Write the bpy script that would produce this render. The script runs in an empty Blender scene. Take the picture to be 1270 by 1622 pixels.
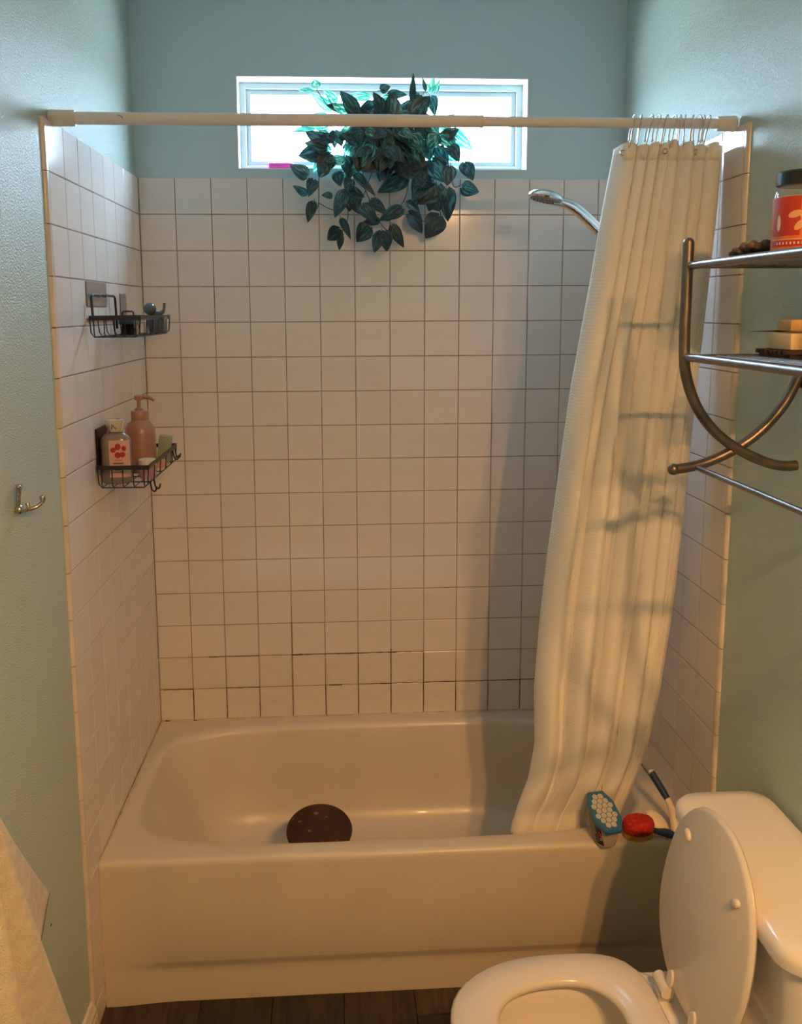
import bpy, bmesh, math, random
from math import sin, cos, pi, radians, sqrt, atan2
from mathutils import Vector, Matrix, Euler

random.seed(7)
SC = bpy.context.scene
COL = SC.collection

# ------------------------------------------------------------------ camera
cam_d = bpy.data.cameras.new('camera')
cam_d.sensor_width = 36.0
cam_d.lens = 1395.87 * 36.0 / 1622.0
cam_d.shift_x = 33.49 / 1622.0
cam_d.shift_y = -112.34 / 1622.0
cam_d.clip_start = 0.05
cam = bpy.data.objects.new('camera', cam_d)
COL.objects.link(cam)
R_, F_, U_ = (0.9982, -0.0595, -0.0046), (0.0582, 0.9876, -0.1459), (0.0132, 0.1454, 0.9893)
cam.matrix_world = Matrix(((R_[0], U_[0], -F_[0], 0.5676), (R_[1], U_[1], -F_[1], -2.8026),
                           (R_[2], U_[2], -F_[2], 1.7444), (0, 0, 0, 1)))
SC.camera = cam

# ------------------------------------------------------------------ world, light, exposure
SC.view_settings.view_transform = 'Standard'
SC.view_settings.look = 'None'
SC.view_settings.gamma = 1.0
SC.view_settings.use_curve_mapping = False
SC.view_settings.exposure = 0.0
SC.cycles.use_denoising = True
SC.cycles.max_bounces = 10
SC.cycles.diffuse_bounces = 6
SC.cycles.caustics_reflective = False
SC.cycles.sample_clamp_indirect = 4.0

SKY = 94.0            # daylight outside the window
BULB = 3450.0          # emission of each bulb of the vanity light
LAMP = (1.28, -2.97, 2.42)

w = bpy.data.worlds.new('sky')
SC.world = w
w.use_nodes = True
nt = w.node_tree
nt.nodes.clear()
out = nt.nodes.new('ShaderNodeOutputWorld')
bg = nt.nodes.new('ShaderNodeBackground')
tc = nt.nodes.new('ShaderNodeTexCoord')
sp = nt.nodes.new('ShaderNodeSeparateXYZ')
rp = nt.nodes.new('ShaderNodeValToRGB')
nt.links.new(tc.outputs['Generated'], sp.inputs[0])
nt.links.new(sp.outputs['Z'], rp.inputs[0])
rp.color_ramp.elements[0].position = 0.0
rp.color_ramp.elements[0].color = (0.30, 0.36, 0.38, 1)
rp.color_ramp.elements[1].position = 0.06
rp.color_ramp.elements[1].color = (0.63, 0.81, 1.0, 1)
e = rp.color_ramp.elements.new(1.0)
e.color = (0.45, 0.72, 1.0, 1)
nt.links.new(rp.outputs[0], bg.inputs[0])
bg.inputs[1].default_value = SKY
nt.links.new(bg.outputs[0], out.inputs[0])

# sky portal in the window opening: tells the renderer where daylight comes in
pd = bpy.data.lights.new('window_portal', 'AREA')
pd.shape = 'RECTANGLE'
pd.size, pd.size_y = 0.89, 0.27
pd.cycles.is_portal = True
po = bpy.data.objects.new('window_portal', pd)
COL.objects.link(po)
po.location = (0.75, 0.13, 2.312)
po.rotation_euler = (radians(-90), 0, 0)

# ------------------------------------------------------------------ materials
def _mat(name):
    m = bpy.data.materials.new(name)
    m.use_nodes = True
    return m, m.node_tree, m.node_tree.nodes['Principled BSDF']

def mat(name, col, rough=0.5, metal=0.0, var=0.0, vscale=8.0, bump=0.0, bscale=60.0, spec=0.5,
        trans=0.0, ior=1.45, coat=0.0, obj_var=0.0, sss=0.0, alpha=1.0, stain=None, bdetail=2.0, bdist=0.002):
    m, t, b = _mat(name)
    b.inputs['Base Color'].default_value = (*col, 1)
    b.inputs['Roughness'].default_value = rough
    b.inputs['Metallic'].default_value = metal
    b.inputs['Specular IOR Level'].default_value = spec
    b.inputs['Transmission Weight'].default_value = trans
    b.inputs['IOR'].default_value = ior
    b.inputs['Coat Weight'].default_value = coat
    b.inputs['Alpha'].default_value = alpha
    geo = t.nodes.new('ShaderNodeTexCoord')
    src = None
    if var > 0 or obj_var > 0 or stain:
        n = t.nodes.new('ShaderNodeTexNoise')
        n.inputs['Scale'].default_value = vscale
        n.inputs['Detail'].default_value = 4
        t.links.new(geo.outputs['Object'], n.inputs['Vector'])
        mr = t.nodes.new('ShaderNodeMapRange')
        mr.inputs[1].default_value, mr.inputs[2].default_value = 0.3, 0.7
        mr.inputs[3].default_value, mr.inputs[4].default_value = 1 - var, 1 + var * 0.4
        t.links.new(n.outputs[0], mr.inputs[0])
        val = mr.outputs[0]
        if obj_var > 0:
            oi = t.nodes.new('ShaderNodeObjectInfo')
            m2 = t.nodes.new('ShaderNodeMapRange')
            m2.inputs[3].default_value, m2.inputs[4].default_value = 1 - obj_var, 1.0
            t.links.new(oi.outputs['Random'], m2.inputs[0])
            mu = t.nodes.new('ShaderNodeMath'); mu.operation = 'MULTIPLY'
            t.links.new(val, mu.inputs[0]); t.links.new(m2.outputs[0], mu.inputs[1])
            val = mu.outputs[0]
        hs = t.nodes.new('ShaderNodeVectorMath'); hs.operation = 'SCALE'
        hs.inputs[0].default_value = col
        t.links.new(val, hs.inputs['Scale'])
        src = hs.outputs[0]
        if stain:
            scol, sscale, thr = stain
            n2 = t.nodes.new('ShaderNodeTexNoise'); n2.inputs['Scale'].default_value = sscale
            n2.inputs['Detail'].default_value = 6
            t.links.new(geo.outputs['Object'], n2.inputs['Vector'])
            r2 = t.nodes.new('ShaderNodeMapRange')
            r2.inputs[1].default_value, r2.inputs[2].default_value = thr, thr + 0.06
            t.links.new(n2.outputs[0], r2.inputs[0])
            mx = t.nodes.new('ShaderNodeMix'); mx.data_type = 'RGBA'
            t.links.new(r2.outputs[0], mx.inputs[0])
            t.links.new(src, mx.inputs[6]); mx.inputs[7].default_value = (*scol, 1)
            src = mx.outputs[2]
        t.links.new(src, b.inputs['Base Color'])
    if bump > 0:
        nb = t.nodes.new('ShaderNodeTexNoise')
        nb.inputs['Scale'].default_value = bscale
        nb.inputs['Detail'].default_value = bdetail
        t.links.new(geo.outputs['Object'], nb.inputs['Vector'])
        bp = t.nodes.new('ShaderNodeBump')
        bp.inputs['Strength'].default_value = bump
        bp.inputs['Distance'].default_value = bdist
        t.links.new(nb.outputs[0], bp.inputs['Height'])
        t.links.new(bp.outputs[0], b.inputs['Normal'])
    return m

def emit(name, col, s):
    m = bpy.data.materials.new(name); m.use_nodes = True
    t = m.node_tree; t.nodes.clear()
    o = t.nodes.new('ShaderNodeOutputMaterial'); e = t.nodes.new('ShaderNodeEmission')
    e.inputs[0].default_value = (*col, 1); e.inputs[1].default_value = s
    t.links.new(e.outputs[0], o.inputs[0])
    return m

def leaf_mat(name, dark, pale, transl):
    m, t, b = _mat(name)
    uv = t.nodes.new('ShaderNodeTexCoord')
    mp = t.nodes.new('ShaderNodeMapping'); mp.inputs['Scale'].default_value = (5.0, 1.6, 1)
    mp.inputs['Rotation'].default_value = (0, 0, 0.5)
    oi = t.nodes.new('ShaderNodeObjectInfo')
    t.links.new(uv.outputs['UV'], mp.inputs[0])
    n = t.nodes.new('ShaderNodeTexNoise'); n.noise_dimensions = '4D'
    n.inputs['Scale'].default_value = 1.7; n.inputs['Detail'].default_value = 3
    ml = t.nodes.new('ShaderNodeMath'); ml.operation = 'MULTIPLY'; ml.inputs[1].default_value = 40
    t.links.new(oi.outputs['Random'], ml.inputs[0]); t.links.new(ml.outputs[0], n.inputs['W'])
    t.links.new(mp.outputs[0], n.inputs['Vector'])
    r = t.nodes.new('ShaderNodeValToRGB')
    r.color_ramp.elements[0].position = 0.50; r.color_ramp.elements[0].color = (*dark, 1)
    r.color_ramp.elements[1].position = 0.60; r.color_ramp.elements[1].color = (*pale, 1)
    t.links.new(n.outputs[0], r.inputs[0])
    t.links.new(r.outputs[0], b.inputs['Base Color'])
    b.inputs['Roughness'].default_value = 0.38
    tr = t.nodes.new('ShaderNodeBsdfTranslucent')
    sc = t.nodes.new('ShaderNodeMix'); sc.data_type = 'RGBA'; sc.blend_type = 'MULTIPLY'
    sc.inputs[0].default_value = 1
    t.links.new(r.outputs[0], sc.inputs[6]); sc.inputs[7].default_value = (2.6, 3.0, 2.2, 1)
    t.links.new(sc.outputs[2], tr.inputs[0])
    mx = t.nodes.new('ShaderNodeMixShader'); mx.inputs[0].default_value = transl
    o = t.nodes['Material Output']
    t.links.new(b.outputs[0], mx.inputs[1]); t.links.new(tr.outputs[0], mx.inputs[2])
    t.links.new(mx.outputs[0], o.inputs[0])
    return m

def wood_mat(name, a, bcol):
    m, t, b = _mat(name)
    tc = t.nodes.new('ShaderNodeTexCoord'); mp = t.nodes.new('ShaderNodeMapping')
    mp.inputs['Scale'].default_value = (14, 1.2, 1)
    oi = t.nodes.new('ShaderNodeObjectInfo')
    cb = t.nodes.new('ShaderNodeCombineXYZ'); ml = t.nodes.new('ShaderNodeMath'); ml.operation = 'MULTIPLY'
    ml.inputs[1].default_value = 30
    t.links.new(oi.outputs['Random'], ml.inputs[0]); t.links.new(ml.outputs[0], cb.inputs[0])
    t.links.new(cb.outputs[0], mp.inputs['Location'])
    t.links.new(tc.outputs['Object'], mp.inputs[0])
    n = t.nodes.new('ShaderNodeTexNoise'); n.inputs['Scale'].default_value = 3.5
    n.inputs['Detail'].default_value = 8; n.inputs['Distortion'].default_value = 1.2
    t.links.new(mp.outputs[0], n.inputs['Vector'])
    r = t.nodes.new('ShaderNodeValToRGB')
    r.color_ramp.elements[0].position = 0.3; r.color_ramp.elements[0].color = (*a, 1)
    r.color_ramp.elements[1].position = 0.75; r.color_ramp.elements[1].color = (*bcol, 1)
    t.links.new(n.outputs[0], r.inputs[0])
    mr = t.nodes.new('ShaderNodeMapRange'); mr.inputs[3].default_value = 0.55; mr.inputs[4].default_value = 1.25
    t.links.new(oi.outputs['Random'], mr.inputs[0])
    sc = t.nodes.new('ShaderNodeVectorMath'); sc.operation = 'SCALE'
    t.links.new(r.outputs[0], sc.inputs[0]); t.links.new(mr.outputs[0], sc.inputs['Scale'])
    t.links.new(sc.outputs[0], b.inputs['Base Color'])
    b.inputs['Roughness'].default_value = 0.5
    return m

def weave_mat(name, col):
    """waffle-woven cotton: rows of small raised stitches in UV space"""
    m, t, b = _mat(name)
    uv = t.nodes.new('ShaderNodeTexCoord')
    sx = t.nodes.new('ShaderNodeSeparateXYZ'); t.links.new(uv.outputs['UV'], sx.inputs[0])
    def math(op, a, bb):
        k = t.nodes.new('ShaderNodeMath'); k.operation = op
        for i, v in enumerate((a, bb)):
            if v is None: continue
            if isinstance(v, (int, float)): k.inputs[i].default_value = v
            else: t.links.new(v, k.inputs[i])
        return k.outputs[0]
    # UV is in metres of cloth
    fu = math('MULTIPLY', sx.outputs[0], 2 * pi / 0.0105)
    zig = math('MULTIPLY', math('SINE', fu, None), 1.6)
    fv = math('ADD', math('MULTIPLY', sx.outputs[1], 2 * pi / 0.0080), zig)
    h = math('MULTIPLY', math('ADD', math('SINE', fv, None), 1.0), 0.5)
    band = math('SINE', math('MULTIPLY', sx.outputs[0], 2 * pi / 0.11), None)
    bmask = t.nodes.new('ShaderNodeMapRange')
    bmask.inputs[1].default_value, bmask.inputs[2].default_value = -0.5, 0.2
    bmask.inputs[3].default_value, bmask.inputs[4].default_value = 0.45, 1.0
    t.links.new(band, bmask.inputs[0])
    hh = math('MULTIPLY', h, bmask.outputs[0])
    bp = t.nodes.new('ShaderNodeBump'); bp.inputs['Strength'].default_value = 0.7
    bp.inputs['Distance'].default_value = 0.0014
    t.links.new(hh, bp.inputs['Height']); t.links.new(bp.outputs[0], b.inputs['Normal'])
    r = t.nodes.new('ShaderNodeMapRange'); r.inputs[3].default_value = 0.98; r.inputs[4].default_value = 1.0
    t.links.new(hh, r.inputs[0])
    sc = t.nodes.new('ShaderNodeVectorMath'); sc.operation = 'SCALE'; sc.inputs[0].default_value = col
    t.links.new(r.outputs[0], sc.inputs['Scale'])
    t.links.new(sc.outputs[0], b.inputs['Base Color'])
    b.inputs['Roughness'].default_value = 0.9
    b.inputs['Specular IOR Level'].default_value = 0.15
    tr = t.nodes.new('ShaderNodeBsdfTranslucent'); t.links.new(sc.outputs[0], tr.inputs[0])
    mx = t.nodes.new('ShaderNodeMixShader'); mx.inputs[0].default_value = 0.06
    o = t.nodes['Material Output']
    t.links.new(b.outputs[0], mx.inputs[1]); t.links.new(tr.outputs[0], mx.inputs[2])
    t.links.new(mx.outputs[0], o.inputs[0])
    return m

def glass_mat(name, tint=(0.95, 0.98, 1.0), gloss=0.08, rough=0.0, body=0.0):
    """thin sheet: mostly clear, a little mirror, optional milky body"""
    m = bpy.data.materials.new(name); m.use_nodes = True
    t = m.node_tree; t.nodes.clear()
    o = t.nodes.new('ShaderNodeOutputMaterial')
    tr = t.nodes.new('ShaderNodeBsdfTransparent'); tr.inputs[0].default_value = (*tint, 1)
    gl = t.nodes.new('ShaderNodeBsdfGlossy'); gl.inputs['Roughness'].default_value = rough
    mx = t.nodes.new('ShaderNodeMixShader'); mx.inputs[0].default_value = gloss
    t.links.new(tr.outputs[0], mx.inputs[1]); t.links.new(gl.outputs[0], mx.inputs[2])
    if body > 0:
        df = t.nodes.new('ShaderNodeBsdfDiffuse'); df.inputs[0].default_value = (0.85, 0.85, 0.82, 1)
        m2 = t.nodes.new('ShaderNodeMixShader'); m2.inputs[0].default_value = body
        t.links.new(mx.outputs[0], m2.inputs[1]); t.links.new(df.outputs[0], m2.inputs[2])
        t.links.new(m2.outputs[0], o.inputs[0])
    else:
        t.links.new(mx.outputs[0], o.inputs[0])
    return m

M = {}
M['paint'] = mat('mint_wall_paint', (0.47, 0.58, 0.545), rough=0.27, bump=1.0, bscale=260, bdist=0.0034, bdetail=3, spec=0.5)
M['paint_back'] = mat('mint_wall_paint_smooth_skylit', (0.46, 0.585, 0.64), rough=0.5, bump=0.2, bscale=230, bdist=0.001, spec=0.4)  # same mint paint as the sides, window's blue light put into its colour
M['ceiling'] = mat('white_ceiling_paint', (0.80, 0.81, 0.80), rough=0.8, bump=0.3, bscale=90)
M['tile'] = mat('cream_glazed_ceramic', (0.74, 0.685, 0.65), rough=0.13, var=0.03, vscale=15, obj_var=0.05, bump=0.12, bscale=9, bdist=0.002, spec=0.5)
M['tile_old'] = mat('cream_glazed_ceramic_stained', (0.73, 0.665, 0.60), rough=0.2, var=0.05, vscale=30, obj_var=0.05, bump=0.15, bscale=12, bdist=0.002)
M['grout'] = mat('tan_grout', (0.34, 0.255, 0.185), rough=0.9, var=0.35, vscale=9, bump=0.4, bscale=300, stain=((0.16, 0.10, 0.06), 7, 0.62))
M['mildew'] = mat('dark_mildew_grout', (0.05, 0.035, 0.02), rough=0.9, var=0.4, vscale=60)
M['caulk'] = mat('yellowed_caulk', (0.62, 0.52, 0.40), rough=0.6, var=0.3, vscale=25, bump=0.3, bscale=80, stain=((0.10, 0.06, 0.04), 22, 0.66))
M['enamel'] = mat('aged_cream_enamel', (0.65, 0.57, 0.46), rough=0.33, var=0.05, vscale=6, bump=0.05, bscale=6, coat=0.08)
M['china'] = mat('white_vitreous_china', (0.82, 0.77, 0.70), rough=0.10, coat=0.4)
M['seat'] = mat('white_plastic_seat', (0.70, 0.64, 0.555), rough=0.2)
M['plank'] = wood_mat('brown_vinyl_plank', (0.018, 0.011, 0.007), (0.085, 0.053, 0.032))
M['trim'] = mat('cream_trim_paint', (0.72, 0.64, 0.50), rough=0.4, var=0.1, vscale=20)
M['rod'] = mat('white_enamelled_steel', (0.78, 0.72, 0.73), rough=0.35, var=0.04, vscale=14)
M['rodcap'] = mat('aged_plastic_cap', (0.70, 0.64, 0.54), rough=0.5)
M['frame'] = mat('pale_window_frame', (0.62, 0.70, 0.72), rough=0.4)
M['reveal'] = mat('white_reveal_paint', (0.80, 0.86, 0.86), rough=0.5)
M['pane'] = glass_mat('window_glass', (0.97, 0.99, 1.0), 0.06, 0.0)
M['chrome'] = mat('chrome', (0.78, 0.79, 0.80), rough=0.12, metal=1.0)
M['chrome_dull'] = mat('brushed_nickel', (0.55, 0.48, 0.38), rough=0.25, metal=1.0)
M['bronze'] = mat('aged_pewter_tube', (0.20, 0.165, 0.14), rough=0.36, metal=0.85, var=0.25, vscale=25)
M['pewter'] = mat('pewter_bar', (0.25, 0.235, 0.23), rough=0.34, metal=0.9, var=0.2, vscale=30)
M['black'] = mat('black_coated_wire', (0.014, 0.013, 0.013), rough=0.4)
M['blackplastic'] = mat('black_plastic', (0.012, 0.012, 0.014), rough=0.25)
M['curtain'] = weave_mat('cream_woven_cotton', (0.93, 0.89, 0.83))
M['towel'] = mat('cream_terry_cloth', (0.86, 0.76, 0.60), rough=0.95, var=0.12, vscale=40, bump=1.0, bscale=420, bdist=0.004, spec=0.1)
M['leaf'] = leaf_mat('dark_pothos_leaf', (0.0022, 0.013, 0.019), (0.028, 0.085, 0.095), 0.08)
M['leaf2'] = leaf_mat('backlit_pothos_leaf', (0.006, 0.055, 0.055), (0.13, 0.30, 0.27), 0.26)  # lighter teal copy for leaves at the window, backlight put into its colour
M['vine'] = mat('green_brown_vine', (0.045, 0.06, 0.03), rough=0.6)
M['pot'] = mat('dark_plastic_pot', (0.02, 0.024, 0.03), rough=0.45)
M['soil'] = mat('dark_soil', (0.03, 0.02, 0.014), rough=1.0, bump=1.0, bscale=150)
M['stool'] = mat('worn_dark_brown_wood', (0.050, 0.022, 0.009), rough=0.6, spec=0.25, var=0.4, vscale=18, bump=0.5, bscale=50, stain=((0.26, 0.16, 0.09), 34, 0.62))
M['blue'] = mat('blue_plastic', (0.03, 0.13, 0.28), rough=0.35)
M['navy'] = mat('navy_rubber_grip', (0.012, 0.035, 0.10), rough=0.5)
M['beige'] = mat('cream_plastic', (0.72, 0.62, 0.50), rough=0.35)
M['red'] = mat('red_scrub_foam', (0.52, 0.025, 0.02), rough=0.9, var=0.35, vscale=90, bump=1.0, bscale=200, bdist=0.004)
M['yellowfoam'] = mat('yellow_sponge_foam', (0.60, 0.34, 0.05), rough=0.95, bump=0.8, bscale=220)
M['clear'] = glass_mat('clear_plastic', (0.88, 0.90, 0.88), 0.12, 0.08, 0.12)
M['clearwarm'] = glass_mat('clear_plastic_box', (0.93, 0.85, 0.75), 0.12, 0.1, 0.35)
M['greybody'] = mat('translucent_lotion_body', (0.20, 0.175, 0.15), rough=0.2, coat=0.5)
M['labelred'] = mat('dark_red_label_print', (0.42, 0.02, 0.03), rough=0.5, var=0.3, vscale=200)
M['labelpink'] = mat('pink_paper_label', (0.62, 0.36, 0.31), rough=0.45)
M['berry'] = mat('strawberry_print', (0.40, 0.03, 0.035), rough=0.5, var=0.4, vscale=300)
M['greenprint'] = mat('green_print', (0.35, 0.38, 0.14), rough=0.5)
M['ink'] = mat('dark_ink', (0.09, 0.035, 0.03), rough=0.6)
M['pumppink'] = mat('dusty_rose_plastic', (0.34, 0.165, 0.115), rough=0.28, coat=0.3)
M['pumpink'] = mat('raised_pink_print', (0.44, 0.25, 0.19), rough=0.5)
M['goldcap'] = mat('pale_metallic_cap', (0.78, 0.68, 0.52), rough=0.22, metal=0.6)
M['greensoap'] = mat('pale_green_sponge', (0.33, 0.37, 0.27), rough=0.9, bump=0.6, bscale=180)
M['rosetub'] = mat('rose_clear_tub', (0.50, 0.27, 0.30), rough=0.25)
M['bluerub'] = mat('slate_blue_plastic', (0.06, 0.08, 0.12), rough=0.25, coat=0.5)
M['greygrip'] = mat('grey_plastic', (0.24, 0.23, 0.21), rough=0.4)
M['plate'] = mat('silver_adhesive_plate', (0.42, 0.40, 0.41), rough=0.3, metal=0.75)
M['orange'] = mat('orange_label', (0.88, 0.20, 0.03), rough=0.4, var=0.25, vscale=22)
M['orangered'] = mat('deep_orange_label', (0.52, 0.045, 0.02), rough=0.4)
M['peach'] = mat('peach_print', (0.86, 0.42, 0.20), rough=0.5)
M['creamprint'] = mat('cream_print', (0.85, 0.72, 0.55), rough=0.5)
M['wax'] = mat('pale_jar_contents', (0.70, 0.56, 0.45), rough=0.5)
M['pebble'] = mat('brown_knobbly_wood', (0.24, 0.14, 0.09), rough=0.7, var=0.5, vscale=60, bump=0.6, bscale=150)
M['soapyellow'] = mat('honey_soap', (0.62, 0.36, 0.12), rough=0.5, var=0.2, vscale=40, bump=0.4, bscale=120)
M['soapcream'] = mat('cream_soap', (0.66, 0.50, 0.27), rough=0.45, var=0.1, vscale=40)
M['darkwood'] = mat('dark_slatted_wood', (0.035, 0.018, 0.014), rough=0.6, var=0.3, vscale=60)
M['magenta'] = mat('magenta_plastic', (0.72, 0.06, 0.36), rough=0.35)
M['bulb'] = emit('warm_bulb', (1.0, 0.49, 0.155), BULB)
M['hole'] = mat('dark_hole', (0.01, 0.008, 0.006), rough=1.0)

# ------------------------------------------------------------------ object helpers
def link(name, me, m, parent=None, loc=None, rot=None):
    o = bpy.data.objects.new(name, me)
    COL.objects.link(o)
    if m is not None and len(me.materials) == 0: me.materials.append(m)
    if parent is not None: o.parent = parent
    if loc is not None: o.location = loc
    if rot is not None: o.rotation_euler = rot
    return o

def tag(o, label, cat, group=None):
    o['label'] = label; o['category'] = cat
    if group: o['group'] = group
    return o

def thing(name, label, cat, loc=(0, 0, 0), rot=(0, 0, 0), group=None):
    o = bpy.data.objects.new(name, None); COL.objects.link(o)
    o.empty_display_size = 0.05
    o.location = loc; o.rotation_euler = rot
    return tag(o, label, cat, group)

def struct(o):
    o['kind'] = 'structure'
    return o

def mk(bm, smooth=False, angle=None):
    me = bpy.data.meshes.new('m')
    bmesh.ops.recalc_face_normals(bm, faces=bm.faces)
    bm.to_mesh(me); bm.free()
    if smooth:
        for p in me.polygons: p.use_smooth = True
        if angle is not None: me.set_sharp_from_angle(angle=radians(angle))
    return me

def raw(verts, faces, smooth=False, angle=None):
    me = bpy.data.meshes.new('m')
    me.from_pydata(verts, [], faces)
    me.update()
    if smooth:
        for p in me.polygons: p.use_smooth = True
        if angle is not None: me.set_sharp_from_angle(angle=radians(angle))
    return me

def add_box(bm, x0, x1, y0, y1, z0, z1, bev=0.0, seg=2, mtx=None):
    r = bmesh.ops.create_cube(bm, size=1.0)
    vs = r['verts']
    for v in vs:
        v.co = Vector(((x0 + x1) / 2 + v.co.x * (x1 - x0), (y0 + y1) / 2 + v.co.y * (y1 - y0), (z0 + z1) / 2 + v.co.z * (z1 - z0)))
    if bev > 0:
        es = list({e for v in vs for e in v.link_edges})
        r2 = bmesh.ops.bevel(bm, geom=es, offset=bev, segments=seg, affect='EDGES', profile=0.5)
        vs = list({v for f in r2['faces'] for v in f.verts} | {v for v in vs if v.is_valid})
    if mtx is not None:
        bmesh.ops.transform(bm, matrix=mtx, verts=vs)
    return vs

def box(x0, x1, y0, y1, z0, z1, bev=0.0, seg=2):
    bm = bmesh.new(); add_box(bm, x0, x1, y0, y1, z0, z1, bev, seg)
    return mk(bm, bev > 0, 35)

def add_tube(bm, pts, r, seg=10, cap=True, closed=False, squash=None):
    """tube along a polyline; r a number or a list"""
    P = [Vector(p) for p in pts]; n = len(P)
    rs = r if isinstance(r, (list, tuple)) else [r] * n
    rings = []; prev = None
    for i in range(n):
        if closed: d = P[(i + 1) % n] - P[(i - 1) % n]
        else: d = P[min(i + 1, n - 1)] - P[max(i - 1, 0)]
        if d.length < 1e-9: d = Vector((0, 0, 1))
        d.normalize()
        if prev is None:
            a = Vector((0, 0, 1)) if abs(d.z) < 0.9 else Vector((1, 0, 0))
            u = d.cross(a).normalized()
        else:
            u = (prev - d * prev.dot(d)).normalized()
        prev = u; v = d.cross(u)
        ring = [bm.verts.new(P[i] + (u * cos(2 * pi * k / seg) + v * sin(2 * pi * k / seg) * (squash or 1)) * rs[i]) for k in range(seg)]
        rings.append(ring)
    m = n if closed else n - 1
    for i in range(m):
        a, b = rings[i], rings[(i + 1) % n]
        for k in range(seg):
            bm.faces.new((a[k], a[(k + 1) % seg], b[(k + 1) % seg], b[k]))
    if cap and not closed:
        bm.faces.new(rings[0][::-1]); bm.faces.new(rings[-1])

def tube(pts, r, seg=10, closed=False):
    bm = bmesh.new(); add_tube(bm, pts, r, seg, closed=closed)
    return mk(bm, True, 50)

def spline(pts, n=8):
    """Catmull-Rom through points"""
    P = [Vector(p) for p in pts]; o = []
    for i in range(len(P) - 1):
        p0, p1, p2, p3 = P[max(i - 1, 0)], P[i], P[i + 1], P[min(i + 2, len(P) - 1)]
        for k in range(n):
            t = k / n
            o.append(0.5 * ((2 * p1) + (p2 - p0) * t + (2 * p0 - 5 * p1 + 4 * p2 - p3) * t * t + (3 * p1 - p0 - 3 * p2 + p3) * t ** 3))
    o.append(P[-1])
    return o

def add_lathe(bm, prof, seg=28, sx=1.0, sy=1.0, c=(0, 0, 0), sup=2.0):
    """profile [(r,z)...]; elliptical via sx, sy; sup>2 squares the section"""
    rings = []
    for r, z in prof:
        ring = []
        for k in range(seg):
            a = 2 * pi * k / seg
            ca, sa = cos(a), sin(a)
            q = (abs(ca) ** sup + abs(sa) ** sup) ** (-1 / sup)
            ring.append(bm.verts.new((c[0] + max(r, 1e-4) * q * ca * sx, c[1] + max(r, 1e-4) * q * sa * sy, c[2] + z)))
        rings.append(ring)
    for i in range(len(rings) - 1):
        a, b = rings[i], rings[i + 1]
        for k in range(seg):
            bm.faces.new((a[k], a[(k + 1) % seg], b[(k + 1) % seg], b[k]))
    bm.faces.new(rings[0][::-1]); bm.faces.new(rings[-1])

def lathe(prof, seg=28, sx=1.0, sy=1.0, sup=2.0, angle=40):
    bm = bmesh.new(); add_lathe(bm, prof, seg, sx, sy, sup=sup)
    return mk(bm, True, angle)

def text_mesh(s, size, depth=0.0004):
    cu = bpy.data.curves.new('t', 'FONT'); cu.body = s; cu.size = size; cu.extrude = depth
    cu.align_x = 'CENTER'; cu.align_y = 'CENTER'; cu.resolution_u = 2
    o = bpy.data.objects.new('t', cu); COL.objects.link(o)
    dg = bpy.context.evaluated_depsgraph_get()
    me = bpy.data.meshes.new_from_object(o.evaluated_get(dg))
    bpy.data.objects.remove(o)
    me.materials.clear()
    return me

def copy_thing(o, loc=None, label=None):
    c = o.copy(); COL.objects.link(c)
    if loc is not None: c.location = loc
    if label: c['label'] = label
    for ch in list(o.children):
        d = ch.copy(); COL.objects.link(d); d.parent = c
    return c

# ================================================================== ROOM SHELL
P_ = 0.1095                 # tile pitch
TOP = 2.15                  # top of the tiled field
RIM = 0.398                 # top of the bathtub rim
SK = 0.0183                 # the left wall is very slightly out of square
CEIL = 2.78
XR = 1.490                  # face of the right wall's tiles
BACK = -3.1                 # wall behind the viewer

def LW(x, y, z):            # a point given in the left wall's own frame
    return (x + SK * y, y - SK * x, z)

# back wall with the window opening
WX0, WX1, WZ0, WZ1 = 0.303, 1.196, 2.176, 2.449
bm = bmesh.new()
add_box(bm, -0.12, WX0, 0.006, 0.15, 0, CEIL)
add_box(bm, WX1, 1.62, 0.006, 0.15, 0, CEIL)
add_box(bm, WX0, WX1, 0.006, 0.15, 0, WZ0)
add_box(bm, WX0, WX1, 0.006, 0.15, WZ1, CEIL)
wall_back = struct(link('wall_back', mk(bm), M['paint_back']))
wall_left = struct(link('wall_left', box(-0.12, -0.008, BACK, 0.02, 0, CEIL), M['paint'], rot=(0, 0, -SK)))
wall_right = struct(link('wall_right', box(XR + 0.008, XR + 0.12, BACK, 0.006, 0, CEIL), M['paint']))
wall_front = struct(link('wall_front', box(-0.3, 1.7, BACK - 0.1, BACK, 0, CEIL), M['paint_back']))
ceiling = struct(link('ceiling', box(-0.3, 1.7, BACK - 0.1, 0.15, CEIL, CEIL + 0.05), M['ceiling']))

# floor of vinyl planks
floor = struct(link('floor', box(-0.3, 1.7, BACK, 0.0, -0.06, -0.006), M['hole']))
_pl = {}
def plank_mesh(l):
    k = round(l, 3)
    if k not in _pl:
        _pl[k] = box(-0.0905, 0.0905, -l / 2, l / 2, -0.006, 0.0, 0.0012, 1)
    return _pl[k]
for i, x in enumerate([-0.14 + 0.182 * k for k in range(10)]):
    y = BACK + 0.02
    first = 0.35 + 0.3 * ((i * 7) % 4) / 1.3
    while y < -0.02:
        l = first if y < BACK + 0.1 else 1.2
        l = min(l, -0.01 - y)
        if l > 0.05:
            link('plank', plank_mesh(l - 0.0015), M['plank'], floor, (x + 0.091, y + l / 2, 0))
        y += l

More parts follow.
